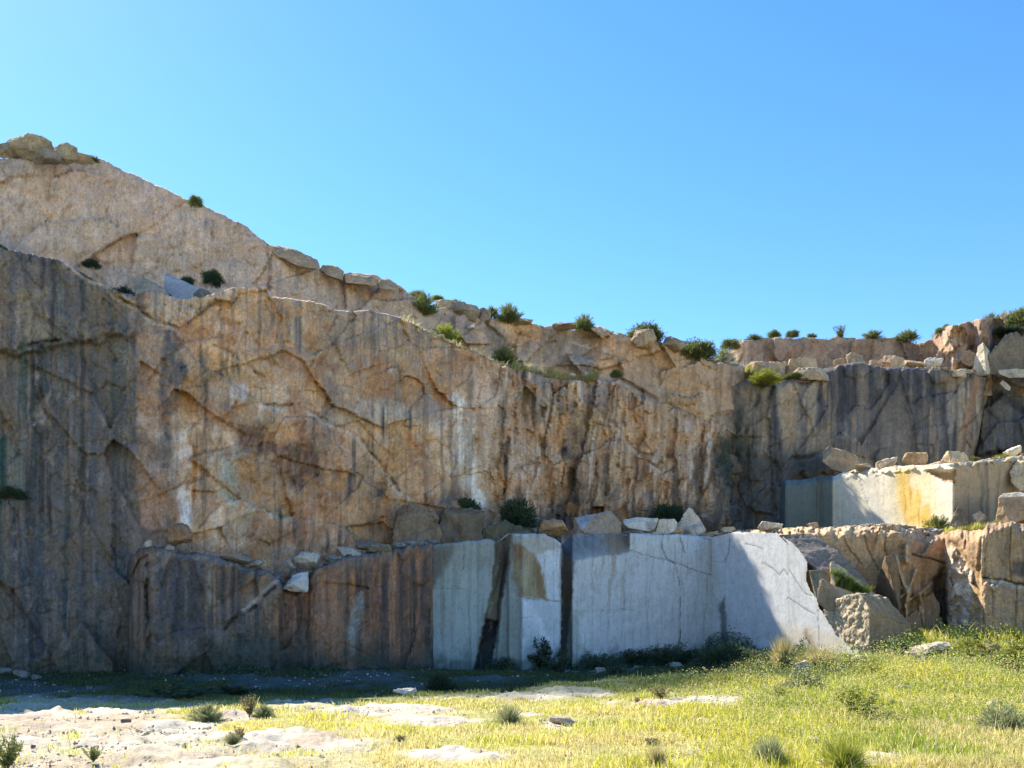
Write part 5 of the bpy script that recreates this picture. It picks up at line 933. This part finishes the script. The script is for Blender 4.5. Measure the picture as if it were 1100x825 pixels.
# ------------------------------------------------------------------ shrubs and tussocks
def leaves(n, seed, kind):
    r = np.random.default_rng(seed)
    if kind == 'round':      # dense rounded bush, unit width 1, height ~.8
        nc = 44; th = r.uniform(0, 2 * np.pi, nc); ph = r.uniform(0, 1, nc)
        cc = np.stack([np.cos(th) * np.sqrt(1 - ph**2) * .38, np.sin(th) * np.sqrt(1 - ph**2) * .38, .06 + ph * .54], -1) * r.uniform(.55, 1.05, (nc, 1))
        k = r.integers(0, nc, n); p = cc[k] + r.normal(0, .075, (n, 3)); dirs = p - np.array([0, 0, .1]); L = r.uniform(.05, .10, n); wd = .022; up = .5
    elif kind == 'spiky':    # broom: fine upright sprays
        nb = 150; a = r.uniform(0, 2 * np.pi, nb); el = r.uniform(.12, 1.5, nb); ln = r.uniform(.45, .8, nb) * (.75 + .25 * np.sin(el))
        k = r.integers(0, nb, n); t = r.uniform(.15, 1, n)**.7
        d = np.stack([np.cos(a) * np.cos(el), np.sin(a) * np.cos(el), np.sin(el)], -1)
        p = d[k] * (ln[k] * t)[:, None] + r.normal(0, .02, (n, 3)); dirs = d[k] * 1.0; L = r.uniform(.08, .16, n); wd = .014; up = .2
    elif kind == 'tussock':  # grass tuft
        a = r.uniform(0, 2 * np.pi, n); el = np.arccos(r.uniform(0, .92, n)); p = np.stack([np.cos(a), np.sin(a), a * 0], -1) * r.uniform(0, .14, (n, 1))
        dirs = np.stack([np.cos(a) * np.cos(el), np.sin(a) * np.cos(el), np.sin(el)], -1); L = r.uniform(.3, .75, n); wd = .012; up = .05
    else:                    # loose leafy weed
        nb = 14; a = r.uniform(0, 2 * np.pi, nb); el = r.uniform(.7, 1.5, nb); ln = r.uniform(.5, .95, nb); k = r.integers(0, nb, n); t = r.uniform(.15, 1, n)
        d = np.stack([np.cos(a) * np.cos(el), np.sin(a) * np.cos(el), np.sin(el)], -1); p = d[k] * (ln[k] * t)[:, None] + r.normal(0, .025, (n, 3)); dirs = r.normal(0, 1, (n, 3)) + d[k]; L = r.uniform(.05, .11, n); wd = .03; up = .1
    dirs = dirs + r.normal(0, .35 if kind != 'tussock' else .12, (n, 3)) * np.linalg.norm(dirs, axis=1, keepdims=True); dirs[:, 2] += up * .3
    dirs /= np.linalg.norm(dirs, axis=1, keepdims=True) + 1e-9
    side = np.cross(dirs, r.normal(0, 1, (n, 3))); side /= np.linalg.norm(side, axis=1, keepdims=True) + 1e-9
    return p, dirs, side, L, wd, r
LEAFC = {'olive': ((.11, .145, .045), (.27, .29, .09)), 'dark': ((.045, .08, .045), (.10, .15, .07)), 'sage': ((.22, .25, .12), (.42, .43, .22)), 'lime': ((.19, .23, .035), (.42, .42, .07)), 'straw': ((.40, .34, .13), (.66, .56, .28)), 'brown': ((.15, .125, .065), (.30, .25, .13))}
PROTO = {}
def foliage_mesh(kind, tone, n, seed):
    key = (kind, tone, seed)
    if key in PROTO: return PROTO[key]
    p, d, s, L, wd, r = leaves(n, seed, kind)
    q = p + d * (L * .55)[:, None]; e = p + d * L[:, None]
    if kind == 'tussock': e[:, 2] -= L * .22 * r.uniform(0, 1, n)
    V = np.stack([p - s * wd * .4, p + s * wd * .4, q + s * wd * .5, q - s * wd * .5, e + s * wd * .12, e - s * wd * .12], 1).reshape(-1, 3); V[:, 2] = np.maximum(V[:, 2], -.02)
    o = (np.arange(n) * 6)[:, None]; Q = np.concatenate([o + np.array([[0, 1, 2, 3]]), o + np.array([[3, 2, 4, 5]])])
    a, b = np.array(LEAFC[tone][0]), np.array(LEAFC[tone][1]); t = np.clip(r.normal(.45, .3, (n, 1)), 0, 1); c = (a * (1 - t) + b * t)
    br = r.uniform(0, 1, (n, 1)) < .06; c = np.where(br, np.array((.20, .15, .07)), c)
    PROTO[key] = make_mesh('foliage', V, Q, np.repeat(c, 6, 0), M_LEAF, smooth=False); return PROTO[key]
def stem_mesh(seed):
    key = ('stem', seed)
    if key in PROTO: return PROTO[key]
    r = np.random.default_rng(seed); V = []; Q = []
    for b in range(9):
        a = r.uniform(0, 6.28); el = r.uniform(.7, 1.45); d = np.array([math.cos(a) * math.cos(el), math.sin(a) * math.cos(el), math.sin(el)]); ln = r.uniform(.35, .6)
        prev = None
        for j in range(4):
            c = d * ln * j / 3 + r.normal(0, .012, 3) * (j > 0) - np.array([0, 0, .05]) * (j == 0); rad = .018 * (1 - j / 3.4)
            i0 = len(V)
            for q in range(5): V.append(c + rad * np.array([math.cos(q * 1.2566), math.sin(q * 1.2566), 0]))
            if prev is not None:
                for q in range(5): Q.append((prev + q, prev + (q + 1) % 5, i0 + (q + 1) % 5, i0 + q))
            prev = i0
    V = np.array(V); PROTO[key] = make_mesh('stem', V, Q, np.ones((len(V), 3)) * np.array((.12, .09, .06)), M_STEM); return PROTO[key]
COUNT = {'round': 5200, 'spiky': 5200, 'tussock': 1200, 'weed': 1100}
def bush(px, pyb, w_, h_, D, label, kind='round', tone='olive', seed=0, group=None, name='bush', hang=False):
    D = floor_D(px, pyb) if pyb > 698 and name != 'creeper' else ADJ(px, pyb, D); k = D / F; root = bpy.data.objects.new(name, None); COL.objects.link(root); root.location = PT(px, pyb + (h_ * .14 if kind in ('round', 'spiky') else 0), D)
    root['label'] = label; root['category'] = {'bush': 'bush', 'grass_tussock': 'grass tuft', 'weed': 'weed', 'creeper': 'creeper'}.get(name, 'plant')
    if group: root['group'] = group
    wref = {'round': .9, 'spiky': 1.15, 'tussock': 1.05, 'weed': .9}[kind]; href = {'round': .75, 'spiky': .8, 'tussock': .68, 'weed': .95}[kind]
    f = link('foliage', foliage_mesh(kind, tone, COUNT[kind], seed % 3), parent=root)
    if kind != 'tussock': st = link('stem', stem_mesh(seed % 2), parent=root)
    root.scale = (w_ * k / wref, w_ * k / wref, h_ * k / href); root.rotation_euler = (0, 0, seed * 1.7)
    return root
# skyline and rim bushes
RIM = [(101, 173, 13, 6, 36, 'tiny brown-green tuft on the left rim beside the tan square rock', 'spiky', 'olive', 1), (210, 219, 15, 11, 37.6, 'small bush alone on the steep left skyline', 'round', 'olive', 2),
 (99, 286, 18, 9, 35.0, 'small dark bush at the foot of the upper cliff far left', 'round', 'dark', 3), (133, 322, 36, 13, 31.8, 'long low dark green bush on the shaded ledge', 'round', 'dark', 4), (228, 303, 22, 16, 36.0, 'dark teal bush right of the pale sawn block', 'round', 'dark', 5), (202, 304, 14, 8, 36.4, 'small dark bush just behind the pale sawn block', 'round', 'dark', 6), (3, 275, 14, 14, 32, 'dark bush cut by the left edge on the shaded ledge', 'round', 'dark', 7),
 (455, 334, 32, 24, 45.6, 'tall green bush where the rim steps down', 'spiky', 'olive', 8), (447, 320, 18, 9, 47.5, 'low dark bush just left behind the tall green bush', 'round', 'olive', 9), (470, 323, 16, 7, 48.5, 'low dark bush just right behind the tall green bush', 'round', 'olive', 10), (490, 329, 14, 9, 48.8, 'small sparse bush behind the broad skyline boulder', 'spiky', 'olive', 11),
 (478, 364, 34, 18, 42.6, 'bright green rounded bush on the middle ledge', 'spiky', 'lime', 12), (541, 387, 28, 18, 45.0, 'second green bush lower down the middle ledge', 'spiky', 'olive', 13), (546, 344, 30, 21, 48.8, 'spiky dark bush on the skyline at centre', 'spiky', 'olive', 14), (528, 340, 18, 13, 49.2, 'smaller dark bush leaning left of the spiky skyline bush', 'spiky', 'olive', 15),
 (627, 352, 24, 17, 50.2, 'lone round bush on the skyline right of centre', 'spiky', 'olive', 16), (694, 364, 38, 20, 51.0, 'dark dense round bush on the skyline above the smooth boulder', 'round', 'olive', 17), (747, 385, 42, 24, 51.6, 'wide bushy shrub on the rim right of the smooth boulder', 'round', 'olive', 18), (777, 388, 24, 15, 53, 'pale sage bush right of the wide rim shrub', 'spiky', 'sage', 19), (784, 373, 20, 11, 57.5, 'dark bush at the left end of the rear tier', 'round', 'olive', 20),
 (662, 404, 12, 9, 48.4, 'small dark bush on the ledge right of the dry yellow grass', 'round', 'olive', 21),
 (810, 366, 20, 8, 57.6, 'low dark bush on the left part of the rear tier', 'spiky', 'olive', 22), (831, 362, 14, 9, 58, 'little rounded bush right of the low dark one on the rear tier', 'round', 'olive', 23), (852, 361, 14, 8, 58, 'dark round bush near the middle of the rear tier', 'round', 'olive', 24), (872, 362, 12, 5, 58, 'flat tuft right of the round bush on the rear tier', 'spiky', 'olive', 25),
 (903, 365, 16, 17, 58, 'upright little tree-like shrub on the rear tier', 'weed', 'olive', 26), (937, 363, 24, 9, 58.2, 'low green bush on the rear tier right of the upright shrub', 'spiky', 'olive', 27), (975, 364, 24, 12, 58.4, 'spiky low palm-like bush near the dip of the skyline', 'spiky', 'olive', 28), (1017, 354, 10, 7, 57.2, 'small green bush on the rising skyline at right', 'round', 'olive', 29), (1009, 357, 9, 6, 57.6, 'tiny bush left of the small green one on the rising skyline', 'round', 'olive', 30),
 (1095, 350, 30, 22, 56, 'dense green bush at the right edge of the skyline', 'round', 'olive', 31), (1065, 343, 9, 8, 57, 'thin twiggy bush on the skyline before the right edge', 'weed', 'olive', 32), (1082, 358, 26, 10, 55.6, 'dark scrub below the right skyline bush', 'round', 'dark', 33),
 (1006, 571, 30, 21, 39.2, 'blue-green bush at the foot of the bright cut face', 'spiky', 'olive', 34), (822, 410, 34, 16, 50.0, 'bright yellow-green tuft at the corner of the dark wall', 'spiky', 'lime', 35), (853, 406, 20, 7, 51.2, 'small green cushion right of the bright tuft', 'round', 'olive', 36), (1046, 497, 16, 8, 43.2, 'small dark herb on the upper cut bench', 'spiky', 'olive', 37), (1078, 494, 30, 7, 43.6, 'green grass patch at the right end of the upper cut bench', 'spiky', 'lime', 38)]
for q in RIM: bush(*q[:6], kind=q[6], tone=q[7], seed=q[8])
# shaded climbing plants on the walls
for q in [(555, 562, 40, 32, 43.5, 'dark creeping bush at the foot of the draped wall', 'round', 'dark', 41), (497, 550, 36, 18, 41, 'dark moss bush behind the rounded dark block', 'round', 'dark', 42), (718, 556, 40, 18, 49.5, 'dark green bush behind the pale triangular boulder', 'round', 'dark', 43), (780, 500, 20, 40, 54.4, 'dark hanging green plants in the corner of the two walls', 'weed', 'dark', 44), (12, 534, 30, 14, 27.2, 'dark green moss cushion on the slate wall at the left edge', 'round', 'dark', 45), (800, 463, 14, 22, 57.0, 'small hanging plant high in the corner of the two walls', 'weed', 'dark', 46)]:
    bush(*q[:6], kind=q[6], tone=q[7], seed=q[8], name='creeper')
# plants at the foot of the white bench and on the floor
for q in [(585, 722, 40, 40, 34.8, 'thin climbing weed on the left white panel', 'weed', 'dark', 51), (600, 724, 30, 24, 34.6, 'dark weed at the foot of the slot in the bench', 'weed', 'dark', 52), (642, 722, 34, 24, 35.0, 'dark leafy weed at the foot of the big white face', 'weed', 'dark', 53), (690, 716, 44, 20, 36.4, 'spreading dark weed right of centre under the white face', 'weed', 'dark', 54), (715, 714, 40, 22, 37, 'dark weed below the crack in the white face', 'weed', 'dark', 55), (745, 712, 40, 18, 38, 'low dark bush near the inner corner of the bench', 'round', 'dark', 56),
  (778, 716, 60, 30, 36.5, 'large dark bush in the inner corner of the white bench', 'round', 'dark', 57), (812, 714, 44, 20, 36, 'dark bush at the foot of the shaded half of the angled face', 'round', 'dark', 58), (835, 716, 30, 20, 35, 'small dark bush next to the lit grass clump', 'weed', 'dark', 59), (472, 742, 30, 24, 26, 'dark leafy bush in the shade below the sage block', 'round', 'dark', 60), (190, 752, 90, 20, 23.0, 'broad dark bush in the shade at left', 'weed', 'dark', 61), (250, 748, 60, 14, 23.4, 'flat dark bush right of the broad shaded bush', 'weed', 'dark', 62), (660, 726, 30, 12, 33.5, 'low dark weed in front of the big white face', 'weed', 'dark', 63), (965, 706, 30, 26, 33.4, 'dark shrub at the foot of the rough fallen block', 'weed', 'dark', 64)]:
    bush(*q[:6], kind=q[6], tone=q[7], seed=q[8], name='bush' if 'bush' in q[5] else 'weed')
for q in [(841, 718, 30, 38, 31.5, 'pale lit grass clump at the tip of the diagonal shadow', 'tussock', 'straw', 71), (546, 780, 34, 26, 16.8, 'rounded grey-green tussock in the middle of the grass', 'tussock', 'sage', 72), (906, 828, 56, 40, 10.2, 'tall green tussock at the bottom edge', 'tussock', 'lime', 73), (826, 824, 44, 36, 11.0, 'green tussock left of the tall one at the bottom', 'tussock', 'sage', 74), (705, 822, 26, 24, 11.4, 'thin straw tuft at the bottom right of centre', 'tussock', 'straw', 76), (880, 716, 50, 20, 31, 'low pale grass fringe under the angled white face', 'tussock', 'straw', 78), (942, 722, 56, 16, 30, 'bright green tuft in front of the rough fallen block', 'tussock', 'lime', 79), (250, 800, 20, 14, 13, 'sparse weed on the pale ground at left', 'tussock', 'sage', 86)]:
    bush(*q[:6], kind=q[6], tone=q[7], seed=q[8], name='grass_tussock')
for q in [(222, 774, 40, 22, 17.8, 'sage-coloured weed at the shadow edge on the left', 'spiky', 'sage', 91), (268, 770, 18, 26, 18.2, 'dark pointed weed right of the sage-coloured one', 'weed', 'brown', 92), (283, 770, 24, 16, 18.4, 'sage weed beside the dark pointed weed', 'spiky', 'sage', 93), (257, 796, 18, 18, 13.6, 'small brown weed on the pale ground', 'weed', 'brown', 94), (100, 818, 24, 18, 11.2, 'small green weed near the bottom left', 'weed', 'olive', 95), (8, 826, 40, 40, 10.6, 'dark green leafy shrub cut by the bottom left corner', 'weed', 'olive', 96), (710, 750, 26, 16, 21.2, 'dark little shrub in the lit grass under the white face', 'weed', 'brown', 97), (800, 729, 16, 9, 28.6, 'tiny brown shrub right of the lit grass bank', 'weed', 'brown', 98), (838, 752, 24, 16, 22, 'olive weed in the bright grass right of centre', 'weed', 'lime', 99), (1087, 722, 60, 44, 27, 'leafy green shrub at the right edge', 'weed', 'lime', 100), (1040, 706, 36, 24, 32, 'yellow flowering shrub at the foot of the right pillar', 'spiky', 'lime', 101), (1012, 686, 14, 24, 34.2, 'thin pale weed standing in the dark crevice', 'weed', 'sage', 102), (685, 756, 10, 9, 20.4, 'tiny dark weed at the grass edge', 'weed', 'brown', 103), (430, 797, 16, 9, 14, 'reddish dry tuft on the bare ground', 'spiky', 'brown', 104), (925, 770, 60, 34, 19.6, 'loose olive weed left of the pointed slab', 'weed', 'lime', 105), (1080, 790, 60, 40, 16, 'pale weed at the right edge low down', 'spiky', 'sage', 106), (865, 742, 44, 26, 26, 'sage weed in the grass below the angled white face', 'spiky', 'sage', 107)]:
    bush(*q[:6], kind=q[6], tone=q[7], seed=q[8], name='weed')
# grass on the ledges
def ledge_grass(name, pts, n, h, cols, label, seed, T=1.6):
    r = np.random.default_rng(seed); a = np.array(pts, float); t = r.uniform(a[0, 0], a[-1, 0], n); y = np.interp(t, a[:, 0], a[:, 1]); D0 = np.interp(t, a[:, 0], a[:, 2])
    if D0.min() > 50: D0 = D0 + 6
    if 'middle ledge' in label: D0 = B_D(t) + .1
    D = D0 + r.uniform(0, T, n); X = (t - CX) / F * D; Z = HC + (HY - y) / F * D0 - .03
    Cc = np.array(cols)[r.integers(0, len(cols), n)] * r.uniform(.75, 1.25, (n, 1)); clump = .4 + .9 * np.clip(fbm(X * 1.6, D * 1.6, 3, seed) + .4, 0, 1)
    blades(name, X, D, Z, h * r.uniform(.4, 1.3, n) * clump, np.full(n, .035), Cc, label, .8, seed)
ledge_grass('ledge_grass', [(548, 395, 43.2), (580, 402, 44), (610, 407, 44.6), (642, 408, 45.4)], 5000, .5, [(.42, .36, .14), (.36, .33, .08), (.48, .42, .2)], 'dry yellow grass strip on the middle ledge', 3, 3.5)
ledge_grass('ledge_grass', [(430, 342, 38.4), (480, 365, 40), (545, 393, 42.8)], 1500, .25, [(.36, .33, .12), (.42, .36, .2)], 'thin dry grass along the edge of the middle ledge', 4)
ledge_grass('ledge_grass', [(1015, 571, 36.6), (1056, 566, 35.2), (1075, 561, 36.4)], 2600, .22, [(.30, .31, .05), (.4, .36, .12)], 'yellow-green grass on top of the right pillar', 5, 2.5)
ledge_grass('ledge_grass', [(800, 398, 51), (815, 406, 50.6), (828, 411, 50.3)], 1200, .5, [(.36, .36, .07), (.42, .38, .14)], 'yellow grass at the top corner of the dark wall', 6, 1.5)
ledge_grass('ledge_grass', [(768, 574, 42), (830, 570, 39.4), (900, 566, 37.8), (960, 563, 37.4)], 1200, .12, [(.45, .38, .2), (.34, .3, .12)], 'sparse straw along the rim of the right bench', 7, 2.5)
ledge_grass('ledge_grass', [(994, 566, 38.6), (1012, 568, 38.8)], 1200, .25, [(.42, .36, .06), (.3, .28, .05)], 'yellow grass beside the blue-green bush', 8, 1.2)
ledge_grass('ledge_grass', [(1000, 360, 57.6), (1050, 345, 56), (1100, 333, 55.8), (1160, 320, 54)], 2500, .4, [(.26, .22, .09), (.2, .2, .07)], 'dry scrub grass on the right skyline', 9, 3)
ledge_grass('ledge_grass', [(897, 628, 33.4), (915, 634, 33.3), (930, 645, 33.2)], 1500, .5, [(.13, .19, .03), (.19, .23, .04)], 'green grass growing on the tilted wedge stone', 10, .6)
ledge_grass('ledge_grass', [(790, 366, 57.2), (900, 364, 57.8), (985, 368, 58.6)], 1600, .3, [(.2, .2, .08), (.12, .14, .05)], 'scrubby grass along the top of the rear tier', 11, 3)
